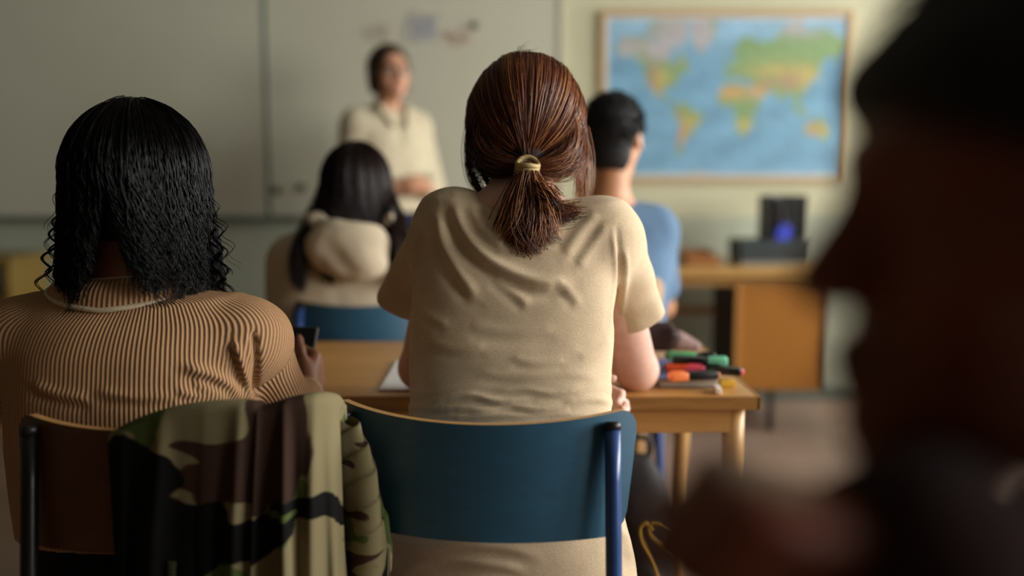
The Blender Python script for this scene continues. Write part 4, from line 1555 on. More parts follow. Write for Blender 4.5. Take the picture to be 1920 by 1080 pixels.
tot = arc + dropl
sl_ = tt[None] * tot[:, None]
th = np.minimum(th0[:, None] + sl_ / 0.108, 1.68)
down = np.clip(sl_ - arc[:, None], 0, None)
layer = 1 + RNG.normal(0.01, 0.022, S) + 0.03 * wave_noise(np.stack([psi_c * 5, th0_c, psi_c * 0], 1), 2, 9)[cid]
flare = 1 + down * 0.9
x = HR[0] * np.sin(th) * np.cos(psi)[:, None] * layer[:, None] * flare
y = -HR[1] * np.sin(th) * np.sin(psi)[:, None] * layer[:, None] * (1 - down * 0.2)
z = HR[2] * np.cos(th) * layer[:, None] - down
x += np.sign(np.cos(psi))[:, None] * ctr[:, None] * down * 0.22
ph = RNG.uniform(0, 6.28, NC)[cid]
wl = RNG.uniform(0.036, 0.052, NC)[cid]
amp = (0.0008 + 0.030 * np.clip(sl_ - 0.09, 0, 0.3))
amp = np.minimum(amp, 0.0075) * RNG.uniform(0.6, 1.3, NC)[cid][:, None]
wphase = sl_ / wl[:, None] * 2 * np.pi + ph[:, None] + RNG.normal(0, 0.25, S)[:, None]
rx_, ry_ = np.sin(psi)[:, None], np.cos(psi)[:, None]
x += amp * np.cos(wphase) * (0.35 + 0.65 * np.abs(rx_))
y += amp * np.sin(wphase) * 0.8
z += amp * 0.5 * np.sin(wphase + 1)
pts = np.stack([x, y, z], -1) + hc
tone = np.clip(0.35 + RNG.normal(0, 0.2, NC)[cid] + RNG.normal(0, 0.12, S), 0, 1)
link('hair_strands', strands_mesh('hair_strands', pts - base, taper(S, N, 0.00086, 0.4), M_HAIR2, tone), h2)['kind'] = 'stuff'
packs = []


def ringlet(p0, p1, turns, amp_, S_, r, seed, n=44):
    rg = np.random.default_rng(seed)
    tq = np.linspace(0, 1, n)
    c_ = np.asarray(p0)[None] * (1 - tq[:, None]) + np.asarray(p1)[None] * tq[:, None]
    a_ = tq * turns * 2 * np.pi + rg.uniform(0, 6)
    am = amp_ * np.clip(tq * 3, 0.2, 1)
    c_ = c_ + np.stack([am * np.cos(a_), am * np.sin(a_) * 0.7, 0 * a_], 1)
    p = c_[None] + rg.normal(0, 0.0011, (S_, 1, 3)) * (0.6 + tq[None, :, None])
    return p, taper(S_, n, r, 0.4), np.clip(0.5 + rg.normal(0, 0.15, S_), 0, 1)


for i, (a, b, tn, am, S_) in enumerate([((112, 395), (74, 552), 3.4, 0.0085, 9), ((108, 420), (92, 545), 3.0, 0.007, 8), ((118, 380), (88, 470), 2.2, 0.006, 5), ((402, 430), (432, 552), 3.0, 0.007, 9),
                                        ((395, 400), (415, 545), 3.0, 0.008, 12), ((398, 380), (430, 515), 3.5, 0.006, 3), ((390, 350), (442, 500), 4, 0.007, 2), ((380, 470), (425, 548), 2.2, 0.009, 14),
                                        ((115, 440), (110, 545), 2.6, 0.008, 12), ((130, 300), (92, 430), 2.5, 0.005, 2)]):
    packs.append(ringlet(P(*a, 1.44), P(*b, 1.43), tn, am, S_, 0.00065, 300 + i))
link('loose_curls', strands_mesh('loose_curls', np.concatenate([p[0] for p in packs]) - base, np.concatenate([p[1] for p in packs]), M_HAIR2, np.concatenate([p[2] for p in packs])), h2)['kind'] = 'stuff'

# phone in her hand
ph_c = P(566, 672, 1.80)
phn = thing('phone', 'black phone held up in the hand of the ribbed-sweater wearer', 'phone', ph_c)
phn.rotation_euler = (math.radians(52), math.radians(0), math.radians(-4))
box('phone_body', (0.070, 0.138, 0.008), (-0.012, 0.0, 0), plain('phone_case', (12, 12, 14), 0.35), phn, 0.0035, seg=3)
box('screen', (0.063, 0.128, 0.0008), (-0.012, 0.0, 0.0043), plain('phone_glass', (6, 7, 9), 0.1), phn)

# ------------------------------------------------------------------ camouflage jacket over the brown chair
t = NT('camouflage_cotton')
uvn = t.n('ShaderNodeAttribute', attribute_name='cloth')


def camo_layer(scale, off, thr, dist=0.6, sx=1.0):
    mp_ = t.n('ShaderNodeMapping')
    mp_.inputs['Scale'].default_value = (sx, 1.0, 1)
    mp_.inputs['Location'].default_value = off
    t.l(uvn.outputs['Vector'], mp_.inputs['Vector'])
    nz_ = t.n('ShaderNodeTexNoise', i_Scale=scale, i_Detail=2.6, i_Roughness=0.45, i_Distortion=dist)
    t.l(mp_.outputs[0], nz_.inputs['Vector'])
    return t.ramp(nz_.outputs['Fac'], [(thr, (0, 0, 0)), (thr + 0.006, (1, 1, 1))])


colr_ = None
base_c = lin((122, 112, 82))
mx0 = None
prev = t.n('ShaderNodeRGB')
prev.outputs[0].default_value = (*base_c, 1)
prev = prev.outputs[0]
for (sc, of, th_, col, sx) in ((6.5, (3.1, 1.7, 0), 0.545, (76, 88, 46), 0.8), (6.0, (9.3, 4.2, 2), 0.57, (58, 41, 33), 0.75), (5.5, (6.15, 8.8, 5), 0.575, (13, 13, 13), 0.7)):
    m_ = t.n('ShaderNodeMix', data_type='RGBA')
    t.l(camo_layer(sc, of, th_, 0.9, sx), m_.inputs['Factor'])
    t.l(prev, m_.inputs['A'])
    m_.inputs['B'].default_value = (*lin(col), 1)
    prev = m_.outputs['Result']
t.l(prev, t.b.inputs['Base Color'])
t.b.inputs['Roughness'].default_value = 0.9
t.b.inputs['Specular IOR Level'].default_value = 0.15
nz = t.n('ShaderNodeTexNoise', i_Scale=500.0, i_Detail=2.0)
t.l(t.coords(), nz.inputs['Vector'])
t.bump(nz.outputs['Fac'], 0.2, 0.001)
M_CAMO = t.m
jb = np.array([P(430, 800, 1.24)[0], 1.24, 0.5])
jk = thing('camouflage_jacket', 'camouflage jacket draped over the back of the brown chair', 'jacket', jb)
ctop = [(206, 814, 1.228), (255, 788, 1.226), (330, 765, 1.222), (410, 756, 1.222), (470, 757, 1.224), (492, 764, 1.226), (540, 750, 1.232), (590, 741, 1.245), (622, 745, 1.262), (636, 762, 1.29)]
top_w = np.array([P(q[0], q[1], q[2] - 0.036 + (0.012 if q[0] > 600 else 0)) for q in ctop])
top_w = smooth_pts(top_w, 130)
nU, nV = 130, 90
uq = np.linspace(0, 1, nU)
vq = np.linspace(-0.22, 1, nV)
arc_ = np.concatenate([[0], np.cumsum(np.linalg.norm(np.diff(top_w, axis=0), axis=1))])
ridges = np.array([0.02, 0.20, 0.345, 0.52, 0.645, 0.80, 0.99])
fold = np.zeros(nU)
for r_, w_, h_ in ((0.07, 0.035, 0.012), (0.19, 0.022, 0.018), (0.30, 0.03, 0.010), (0.405, 0.026, 0.020), (0.53, 0.03, 0.014), (0.655, 0.018, 0.024), (0.78, 0.045, 0.016), (0.90, 0.04, 0.018)):
    fold += h_ * np.exp(-np.abs((uq - r_) / w_) ** 1.5)
fold2 = 0.006 * np.sin(uq * 60) + 0.004 * np.sin(uq * 97 + 1)
V3 = np.zeros((nU, nV, 3))
UV3 = np.zeros((nU, nV, 3))
for j, v_ in enumerate(vq):
    if v_ < 0:   # over the top edge and down the sitter's side
        k = -v_ / 0.22
        a = min(k * 4, 1) * math.pi / 2
        p = top_w + np.stack([0 * uq, np.full(nU, 0.010 * math.sin(a) + 0.040 * min(k * 4, 1)), -0.010 * (1 - math.cos(a)) - 0.13 * max(0, k - 0.25) * (0.6 + 0 * uq)], 1)
    else:
        L = 0.44 * v_
        g = min(1, v_ * 2.6 + 0.12)
        p = top_w + np.stack([(uq - 0.62) * 0.05 * v_ + 0.010 * v_ * np.sin(uq * 31), -0.006 - fold * g - fold2 * v_ - 0.045 * v_, np.full(nU, -L)], 1)
        p[:, 2] -= 0.004 * np.sin(uq * 22) * v_
        # the left flap falls a little to the side
        lf = np.clip((0.16 - uq) / 0.16, 0, 1)
        p[:, 0] += lf * v_ * 0.05
        p[:, 1] += lf * v_ * 0.02
    V3[:, j] = p
    UV3[:, j] = np.stack([arc_, np.full(nU, 0.45 * v_), 0 * uq], 1)
ii = (np.arange(nU - 1)[:, None] * nV + np.arange(nV - 1)[None]).ravel()
ff = np.stack([ii, ii + nV, ii + nV + 1, ii + 1], 1)[:, ::-1]
mo = link('jacket_back', mesh_from('jacket_back', V3.reshape(-1, 3) - jb, ff, M_CAMO, True, {'cloth': UV3.reshape(-1, 3)}), jk)
md = mo.modifiers.new('thickness', 'SOLIDIFY')
md.thickness = 0.003
md.offset = 0
# empty sleeve hanging at the far end, and the zip of the open front


def sleeve(ctrl, rr, nm, seed):
    c_ = smooth_pts(np.array(ctrl), 46)
    r_ = np.interp(np.linspace(0, 1, 46), np.linspace(0, 1, len(rr)), rr)
    an = np.linspace(0, 2 * np.pi, 28, endpoint=False)
    vs, us = [], []
    for i in range(46):
        w1 = 1 + 0.16 * np.sin(3 * an + i * 0.10 + seed) + 0.05 * np.sin(i * 0.35 + 2 * np.sin(an) + seed)
        vs.append(c_[i] + np.stack([r_[i] * np.cos(an) * w1, 0.55 * r_[i] * np.sin(an) * w1, 0.006 * np.sin(an * 2 + i)], 1))
        us.append(np.stack([0.9 + an * r_[i], np.full(28, i * 0.011), np.full(28, seed)], 1))
    fs_ = [(i * 28 + k, i * 28 + (k + 1) % 28, (i + 1) * 28 + (k + 1) % 28, (i + 1) * 28 + k) for i in range(45) for k in range(28)]
    return link(nm, mesh_from(nm, np.concatenate(vs) - jb, fs_, M_CAMO, True, {'cloth': np.concatenate(us)}), jk)


sleeve([P(648, 790, 1.30), P(668, 860, 1.285), P(682, 950, 1.27), P(690, 1040, 1.262), P(684, 1150, 1.262)], [0.016, 0.026, 0.030, 0.030, 0.028], 'sleeve', 3)
zi = 30
zp = V3[zi, 48:90] - jb + np.array([0, -0.0045, 0])
zo = tube('zip_tape', zp, 0.0035, plain('olive_zip_tape', (54, 58, 36), 0.9), jk, 8)
zb = bmesh.new()
for i in range(0, len(zp)):
    bm_add(zb, (0.008, 0.003, 0.0028), tuple(zp[i] + (0, -0.0035, 0)))
link('zip_teeth', bm_mesh('zip_teeth', zb, plain('olive_zip_teeth', (74, 78, 48), 0.5)), zo)

# ------------------------------------------------------------------ the pupil in the cream hoodie
base = np.array([P(660, 575, 2.62)[0], 2.64, 0.0])
hd = thing('person', 'person in a cream hoodie with long straight dark brown hair, seated facing the teacher', 'person', base)
rows = rows_px([(660, 520, 800, 2.50, 0.13), (575, 506, 806, 2.50, 0.13), (510, 510, 800, 2.515, 0.13), (460, 535, 775, 2.54, 0.11), (432, 570, 742, 2.57, 0.08)], base)
J = dict(head=B(668, 356, 2.65), headR=rotm(-0.15, 0.05, 0.0), neck=B(660, 428, 2.62),
         shL=B(552, 486, 2.63), shR=B(764, 486, 2.63), elL=B(528, 600, 2.74), elR=B(792, 600, 2.74),
         wrL=np.array([-0.10, 0.50, 0.785]), wrR=np.array([0.14, 0.50, 0.785]), hdirL=(0.5, 0.8, -0.1), hnL=(0, 0, -1), hdirR=(-0.5, 0.8, -0.1), hnR=(0, 0, -1),
         hipL=np.array([-0.09, 0.02, 0.535]), hipR=np.array([0.09, 0.02, 0.535]), knL=np.array([-0.11, 0.43, 0.515]), knR=np.array([0.11, 0.43, 0.515]),
         anL=np.array([-0.11, 0.37, 0.085]), anR=np.array([0.11, 0.37, 0.085]))
HK = dict(L=dict(thumb=-1, curl=(15, 20, 15)), R=dict(thumb=1, curl=(15, 20, 15)))
M_SKIN3 = skin_mat('fair_skin_pupil', (206, 158, 134), (170, 92, 84))
make_body(hd, J, M_SKIN3, 0.007, rows=shrink(rows, 0.014), hand_kw=HK)
make_trousers(hd, J, M_JEAN, [(0.468, 0, 0.0, 0.17, 0.10), (0.55, 0, 0.01, 0.175, 0.115), (0.66, 0, 0.01, 0.15, 0.095)], res=0.011, name='jeans')
make_shoes(hd, J, plain('white_canvas_shoe', (190, 186, 178), 0.8))
M_HOOD = cloth_mat('cream_fleece', (206, 190, 164), 0.88, 400, 0.98, 0.35)


def hoodie_like(parent, J, rows, mat, name, zmin, arm_r=(0.062, 0.056, 0.042), full=True, res=0.008, noise=0.004, neck_r=(0.072, 0.075, 0.075), ends=0.93, sleeve_end=None):
    p = [np.array([r[1] + s * r[3], r[2] + s2 * r[4], r[0]]) for r in rows for s in (-1, 1) for s2 in (-1, 1)] + [J[k + s] for k in ('sh', 'el', 'wr') for s in 'LR']
    lo, hi = bbox(p, 0.09)
    F = Field(lo, hi, res)
    F.loft(rows, 0.03, 2.4)
    for s, q in (('L', -1), ('R', 1)):
        F.cone(J['neck'] + np.array([q * 0.03, 0, -0.045]), J['sh' + s], 0.052, arm_r[0], 0.05)
        a, b, w = J['sh' + s], J['el' + s], J['wr' + s]
        if full:
            F.cone(a, b, arm_r[0], arm_r[1], 0.03)
            F.cone(b, b + (w - b) * ends, arm_r[1], arm_r[2], 0.02)
        else:
            e = a + (b - a) * sleeve_end
            F.cone(a, e, arm_r[0], arm_r[1], 0.03)
    F.ell(J['neck'] + np.array([0, 0.015, 0.05]), neck_r, 0.006, True)
    F.half((0, 0, zmin), (0, 0, -1))
    return F, (lambda v, f: v + vnormals(v, f) * (noise * wave_noise(v * np.array([1, 1, 0.7]), 24, 13))[:, None])


F, po = hoodie_like(hd, J, rows, M_HOOD, 'hoodie', 0.50)
build_mesh('hoodie', F, M_HOOD, hd, 2, po)
hoc = B(652, 462, 2.50)
F = Field(hoc - 0.22, hoc + 0.22, 0.006)
F.ell(hoc + (0.0, 0.0, 0.0), (0.112, 0.055, 0.082), 0.02)
F.ell(hoc + (0.035, -0.03, -0.045), (0.075, 0.035, 0.045), 0.03)
F.cone(hoc + (-0.10, 0.05, 0.065), hoc + (0.10, 0.05, 0.068), 0.025, 0.025, 0.03)
F.ell(hoc + (0.02, 0.035, 0.085), (0.07, 0.05, 0.07), 0.02, True)
F.cone(hoc + (-0.05, -0.075, 0.0), hoc + (0.01, -0.075, -0.06), 0.018, 0.012, 0.03, True)
build_mesh('hood', F, M_HOOD, hd, 2, po)
hc = P(668, 342, 2.645)
HR = np.array([0.092, 0.112, 0.107])
M_HAIR3 = hair_mat('dark_brown_straight_hair', [(0, (14, 8, 8)), (0.6, (38, 24, 20)), (1, (70, 44, 32))], 0.45, 0.25)
M_HAIR3B = plain('dark_brown_hair_base', (20, 12, 11), 0.6, 0.2, 100)
h3 = link('hair', None, hd)
F = Field(hc - base - (0.2, 0.16, 0.36), hc - base + (0.2, 0.16, 0.14), 0.006)
F.ell(hc - base, HR - 0.005, 0.01)
F.cone(B(660, 360, 2.60), B(655, 412, 2.57), 0.078, 0.088, 0.04, flat=((0, 1, 0), 0.6))
F.cone(B(592, 415, 2.56), B(570, 490, 2.515), 0.026, 0.010, 0.03)
F.cone(B(728, 400, 2.57), B(748, 470, 2.52), 0.028, 0.012, 0.03)
F.ell(hc - base + (0, 0.11, -0.04), (0.062, 0.08, 0.11), 0.02, True)
build_mesh('hair_mass', F, M_HAIR3B, h3, 2)
S, N = 1400, 15
psi = RNG.uniform(-0.25 * np.pi, 1.25 * np.pi, S)
th0 = np.clip(np.abs(RNG.normal(0, 0.5, S)), 0.02, 1.3)
tt = np.linspace(0, 1, N)
side_ = np.cos(psi)
zend = np.where(np.abs(side_) > 0.35, np.where(side_ > 0, P(750, 505, 2.5)[2], P(560, 535, 2.5)[2]), P(660, 408, 2.5)[2]) + np.abs(RNG.normal(0, 0.03, S))
arc = (1.6 - th0) * 0.097
dropl = np.clip(hc[2] - zend, 0.02, 1)
sl_ = tt[None] * (arc + dropl)[:, None]
th = np.minimum(th0[:, None] + sl_ / 0.097, 1.6)
down = np.clip(sl_ - arc[:, None], 0, None)
ly = 1 + RNG.normal(0.01, 0.03, S)[:, None]
x = HR[0] * np.sin(th) * side_[:, None] * ly * (1 + 3.2 * np.clip(down, 0, 0.14) - 0.6 * np.clip(down - 0.14, 0, 1)) + RNG.normal(0, 0.012, S)[:, None] * down * 4
y = -HR[1] * np.sin(th) * np.sin(psi)[:, None] * ly - down * 0.22 * (1 - 0.4 * np.sin(psi))[:, None]
z = HR[2] * np.cos(th) * ly - down
pts = np.stack([x, y, z], -1) + hc
packs = [locks([P(604, 380, 2.60), P(585, 420, 2.55), P(564, 470, 2.505), P(558, 515, 2.495), P(566, 545, 2.495)], 260, [0.010, 0.012, 0.011, 0.010, 0.006], 0.0011, 0.25, 71),
         locks([P(722, 370, 2.60), P(740, 420, 2.555), P(752, 470, 2.51), P(757, 510, 2.50), P(752, 535, 2.495)], 300, [0.010, 0.014, 0.014, 0.012, 0.008], 0.0011, 0.6, 72)]
link('side_locks', strands_mesh('side_locks', np.concatenate([p[0] for p in packs]) - base, np.concatenate([p[1] for p in packs]), M_HAIR3, np.concatenate([p[2] for p in packs])), h3)['kind'] = 'stuff'
link('hair_strands', strands_mesh('hair_strands', pts - base, taper(S, N, 0.0017, 0.4), M_HAIR3, np.clip(0.35 + 0.25 * wave_noise(np.stack([psi * 6, th0, psi], 1), 2, 4) + RNG.normal(0, 0.1, S), 0, 1)), h3)['kind'] = 'stuff'

# ------------------------------------------------------------------ the boy in the blue T-shirt
base = np.array([P(1148, 560, 2.80)[0], 2.80, 0.0])
by = thing('person', 'person in a blue T-shirt with short black hair, seated in front of the world map', 'person', base)
rows = rows_px([(640, 1050, 1240, 2.66, 0.12), (560, 1044, 1252, 2.665, 0.12), (490, 1040, 1258, 2.68, 0.12), (435, 1044, 1250, 2.70, 0.11), (400, 1062, 1222, 2.725, 0.085)], base)
J = dict(head=B(1150, 262, 2.80), headR=rotm(-0.28, 0.06, 0.0), neck=B(1142, 376, 2.79),
         shL=B(1052, 428, 2.80), shR=B(1228, 428, 2.80), elL=B(1035, 560, 2.90), elR=B(1240, 575, 2.95),
         wrL=np.array([-0.12, 0.40, 0.785]), wrR=np.array([0.10, 0.42, 0.785]), hdirL=(0.5, 0.8, -0.1), hnL=(0, 0, -1), hdirR=(-0.6, 0.7, -0.1), hnR=(0, 0, -1),
         hipL=np.array([-0.09, 0.02, 0.535]), hipR=np.array([0.09, 0.02, 0.535]), knL=np.array([-0.11, 0.43, 0.515]), knR=np.array([0.11, 0.43, 0.515]),
         anL=np.array([-0.11, 0.37, 0.085]), anR=np.array([0.11, 0.37, 0.085]))
M_SKIN4 = skin_mat('tan_skin', (196, 138, 100), (160, 88, 76))
make_body(by, J, M_SKIN4, 0.007, rows=shrink(rows, 0.014), hand_kw=HK, head_s=1.03)
make_trousers(by, J, denim('navy_denim', (28, 36, 58)), [(0.468, 0, 0.0, 0.16, 0.10), (0.55, 0, 0.01, 0.165, 0.115), (0.66, 0, 0.01, 0.15, 0.095)], res=0.011)
make_shoes(by, J, plain('black_shoe', (24, 24, 26), 0.6))
M_BTEE = cloth_mat('blue_jersey', (98, 124, 152), 0.88, 700, 0.95, 0.25)
F, po = hoodie_like(by, J, rows, M_BTEE, 't_shirt', 0.50, arm_r=(0.060, 0.062, 0.04), full=False, sleeve_end=0.72, neck_r=(0.062, 0.07, 0.07))
build_mesh('t_shirt', F, M_BTEE, by, 2, po)
hh = J['head']
RH = J['headR']
M_HAIR4 = hair_mat('short_black_hair', [(0, (8, 6, 6)), (0.7, (20, 15, 14)), (1, (34, 26, 22))], 0.5, 0.25)
M_HAIR4B = plain('short_hair_base', (12, 9, 9), 0.75, 0.2, 200, 0.4)
h4 = link('hair', None, by)
F = Field(hh - 0.15, hh + 0.16, 0.005)
F.ell(hh + RH @ np.array([0, -0.014, 0.042]), (0.084, 0.104, 0.092), 0.01, R=RH)
F.ell(hh + RH @ np.array([0, -0.048, -0.045]), (0.062, 0.048, 0.066), 0.02, R=RH)
F.ell(hh + RH @ np.array([0, 0.105, -0.045]), (0.085, 0.09, 0.10), 0.01, True, R=RH)
for q in (-1, 1):
    F.ell(hh + RH @ np.array([q * 0.09, -0.004, -0.015]), (0.030, 0.032, 0.042), 0.008, True, R=RH)
F.half(hh + RH @ np.array([0, -0.07, -0.088]), RH @ np.array([0, -0.25, -1.0]), 0.008)
build_mesh('hair_mass', F, M_HAIR4B, h4, 2)


def short_strands(hh, RH, S, rad, ln, cond, seed, cc=(0, -0.014, 0.042), rr=(0.082, 0.102, 0.090), N=6, lean=(0, 0.2, -0.3)):
    rg = np.random.default_rng(seed)
    u = unit(rg.normal(size=(S * 3, 3)))
    u = u[cond(u)][:S]
    S = len(u)
    p0 = np.array(cc) + u * np.array(rr)
    d = unit(u + np.array(lean) + rg.normal(0, 0.25, (S, 3)))
    tt = np.linspace(0, 1, N)
    L_ = ln * rg.uniform(0.6, 1.2, S)
    p = p0[:, None] + d[:, None] * (tt[None] * L_[:, None])[..., None]
    p = p + np.array([0, 0, -0.25]) * ((tt ** 2)[None] * L_[:, None])[..., None]
    return hh + p @ RH.T, taper(S, N, rad, 0.4), np.clip(rg.normal(0.45, 0.2, S), 0, 1)


p_, r_, tn = short_strands(hh, RH, 1500, 0.0012, 0.016, lambda u: (u[:, 1] < 0.35 + u[:, 2] * 0.6) & (u[:, 2] > -0.75 + 0.5 * (u[:, 1] > -0.3)), 5)
link('hair_strands', strands_mesh('hair_strands', p_, r_, M_HAIR4, tn), h4)['kind'] = 'stuff'

# ------------------------------------------------------------------ the teacher
tb_ = P(730, 350, 4.28)
base = np.array([tb_[0], 4.28, 0.0])
tch = thing('person', 'person in a loose cream shirt and dark jeans, standing by the whiteboard with joined hands', 'person', base, math.radians(-146))
rows = [(0.88, 0, 0, 0.165, 0.115), (0.98, 0, 0, 0.165, 0.115), (1.08, 0, 0.005, 0.15, 0.105), (1.2, 0, 0.005, 0.158, 0.11), (1.32, 0, 0.0, 0.165, 0.11), (1.40, 0, -0.01, 0.14, 0.085), (1.435, 0, -0.01, 0.09, 0.06)]
A = np.array
J = dict(head=A([0.0, 0.03, 1.612]), headR=rotm(-0.10, 0.02, 0.02), neck=A([0, -0.012, 1.455]), shL=A([-0.15, -0.01, 1.385]), shR=A([0.15, -0.01, 1.385]),
         elL=A([-0.205, 0.0, 1.11]), elR=A([0.205, 0.0, 1.11]), wrL=A([-0.075, 0.215, 1.115]), wrR=A([0.085, 0.205, 1.12]),
         hdirL=(0.75, 0.45, 0.0), hnL=(0.3, -0.5, 0.5), hdirR=(-0.75, 0.5, 0.0), hnR=(-0.3, -0.5, 0.5),
         hipL=A([-0.09, 0, 0.90]), hipR=A([0.09, 0, 0.90]), knL=A([-0.10, 0.015, 0.49]), knR=A([0.10, 0.03, 0.49]), anL=A([-0.10, -0.01, 0.085]), anR=A([0.115, 0.03, 0.085]))
M_SKIN5 = skin_mat('teacher_skin', (198, 146, 116), (168, 84, 76))
make_body(tch, J, M_SKIN5, 0.007, rows=shrink(rows, 0.012), hand_kw=dict(L=dict(thumb=1, curl=(30, 40, 25)), R=dict(thumb=-1, curl=(30, 40, 25))), leg=(0.085, 0.055, 0.038))
make_trousers(tch, J, denim('teacher_dark_denim', (26, 36, 64)), [(0.84, 0, 0, 0.168, 0.115), (0.95, 0, 0, 0.168, 0.115), (1.06, 0, 0, 0.15, 0.10)], res=0.008, name='jeans', r=(0.096, 0.066, 0.05))
make_shoes(tch, J, plain('brown_leather_shoe', (70, 44, 30), 0.5))
eyes(tch, J['head'], J['headR'], (70, 50, 30))
M_SHIRT = cloth_mat('cream_shirt_cotton', (200, 188, 160), 0.92, 700, 0.9, 0.2)
srows = [(0.99, 0, 0.005, 0.168, 0.13), (1.06, 0, 0.01, 0.168, 0.135), (1.18, 0, 0.012, 0.165, 0.13), (1.30, 0, 0.005, 0.165, 0.122), (1.39, 0, -0.005, 0.155, 0.10), (1.44, 0, -0.01, 0.10, 0.07)]
F, po = hoodie_like(tch, J, srows, M_SHIRT, 'shirt', 1.0, arm_r=(0.066, 0.068, 0.05), neck_r=(0.062, 0.065, 0.07), ends=0.78, noise=0.006)
F.cone(A([0, 0.11, 1.47]), A([0, 0.13, 1.30]), 0.055, 0.010, 0.01, True)
build_mesh('shirt', F, M_SHIRT, tch, 2, po)
for q in (-1, 1):
    F = Field((-0.16, -0.08, 1.28), (0.16, 0.18, 1.55), 0.005)
    F.cone(A([q * 0.062, -0.045, 1.462]), A([q * 0.066, 0.06, 1.455]), 0.016, 0.016, 0.01)
    F.cone(A([q * 0.066, 0.06, 1.452]), A([q * 0.035, 0.115, 1.375]), 0.017, 0.009, 0.02)
    build_mesh('shirt_collar', F, M_SHIRT, tch, 2)
hh, RH = J['head'], J['headR']
h5 = link('hair', None, tch)
M_HAIR5 = hair_mat('teacher_brown_hair', [(0, (38, 24, 16)), (0.6, (76, 50, 32)), (1, (128, 92, 60))], 0.4)
F = Field(hh - 0.17, hh + 0.17, 0.005)
F.ell(hh + RH @ A([0, -0.018, 0.040]), (0.081, 0.100, 0.088), 0.01, R=RH)
F.ell(hh + RH @ A([-0.066, -0.03, -0.03]), (0.030, 0.055, 0.070), 0.02, R=RH)
F.ell(hh + RH @ A([0.066, -0.03, -0.03]), (0.026, 0.055, 0.065), 0.02, R=RH)
F.ell(hh + RH @ A([0, -0.075, -0.03]), (0.07, 0.05, 0.07), 0.02, R=RH)
F.ell(hh + RH @ A([0.006, 0.100, -0.018]), (0.066, 0.088, 0.098), 0.012, True, R=RH)
build_mesh('hair_mass', F, plain('teacher_hair_base', (66, 43, 28), 0.6, 0.2, 160, 0.4), h5, 2)
p_, r_, tn = short_strands(hh, RH, 1500, 0.0012, 0.035, lambda u: (u[:, 1] < 0.25 + u[:, 2] * 0.5), 6, rr=(0.078, 0.098, 0.085), N=8, lean=(0, -1.6, -1.2))
link('hair_strands', strands_mesh('hair_strands', p_, r_, M_HAIR5, tn), h5)['kind'] = 'stuff'
gl_ = link('glasses', None, tch)
for q in (-1, 1):
    an = np.linspace(0, 2 * np.pi, 28, endpoint=False)
    ring = np.stack([q * 0.034 + 0.024 * np.cos(an), np.full(28, 0.108), 0.002 + 0.019 * np.sin(an)], 1)
    tube('rim', hh + ring @ RH.T, 0.0018, M_BLKM, gl_, 8, True)
    tube('temple', hh + A([(q * 0.058, 0.107, 0.006), (q * 0.08, 0.05, 0.006), (q * 0.082, -0.01, 0.004)]) @ RH.T, 0.0018, M_BLKM, gl_, 8)
tube('bridge', hh + A([(-0.011, 0.110, 0.006), (0, 0.113, 0.009), (0.011, 0.110, 0.006)]) @ RH.T, 0.0018, M_BLKM, gl_, 8)
for q, k in ((-1, 'L'), (1, 'R')):
    pts = A([(q * 0.048, 0.082, 0.020), (q * 0.034, 0.094, 0.026), (q * 0.016, 0.098, 0.022)])
    tube('eyebrow', hh + pts @ RH.T, [0.002, 0.0035, 0.003], M_HAIR5, h5, 8)

# ------------------------------------------------------------------ the dark foreground person, chin near the fist
FY = 0.415
base = np.array([0.46, FY, 0.0])
fg = thing('person', 'person in a dark maroon sweater seen in profile, chin resting on a raised fist', 'person', base, math.radians(90))
HX = 0.243
J = dict(head=A([0.0, 0.46 - HX, 1.136]), headR=rotm(0.0, 0.0, 0.0), neck=A([0, 0.10, 0.965]), shL=A([-0.17, 0.08, 0.90]), shR=A([0.17, 0.08, 0.90]),
         elL=A([-0.08, 0.31, 0.775]), elR=A([0.16, 0.34, 0.775]), wrL=A([-0.062, 0.300, 1.0]), wrR=A([0.05, 0.56, 0.775]),
         hdirL=(0.0, 0.93, 0.37), hnL=(0, 0.37, -0.93), hdirR=(-0.5, 0.8, 0), hnR=(0, 0, -1),
         hipL=A([-0.09, 0.0, 0.535]), hipR=A([0.09, 0.0, 0.535]), knL=A([-0.12, 0.40, 0.515]), knR=A([0.12, 0.40, 0.515]), anL=A([-0.12, 0.34, 0.085]), anR=A([0.12, 0.34, 0.085]))
rows = [(0.46, 0, 0.0, 0.16, 0.11), (0.6, 0, 0.01, 0.145, 0.10), (0.75, 0, 0.03, 0.145, 0.10), (0.87, 0, 0.06, 0.15, 0.095), (0.94, 0, 0.08, 0.10, 0.065)]
M_SKIN6 = skin_mat('dark_brown_skin', (122, 58, 34), (74, 34, 30), 0.45)
make_body(fg, J, M_SKIN6, 0.0055, rows=rows, hand_kw=dict(R=dict(thumb=1, curl=(15, 20, 10)), L=dict(thumb=-1, curl=(75, 95, 60), spread=0.2, tc=45)), head_s=1.0)
eyes(fg, J['head'], J['headR'], (40, 24, 14), 1.0, 0.0735)
make_trousers(fg, J, denim('charcoal_denim', (26, 26, 30)), [(0.468, 0, 0.0, 0.17, 0.11), (0.55, 0, 0.01, 0.17, 0.115), (0.66, 0, 0.01, 0.155, 0.105)], res=0.011)
make_shoes(fg, J, plain('black_shoe', (24, 24, 26), 0.6))
M_FGT = cloth_mat('dark_maroon_jersey', (44, 22, 20), 0.85, 700, 0.95, 0.25)
F, po = hoodie_like(fg, J, [(r[0], r[1], r[2], r[3] + 0.014, r[4] + 0.014) for r in rows[1:]], M_FGT, 'sweater', 0.58, arm_r=(0.060, 0.062, 0.058), ends=0.95)
build_mesh('sweater', F, M_FGT, fg, 2, po)
hh, RH = J['head'], J['headR']
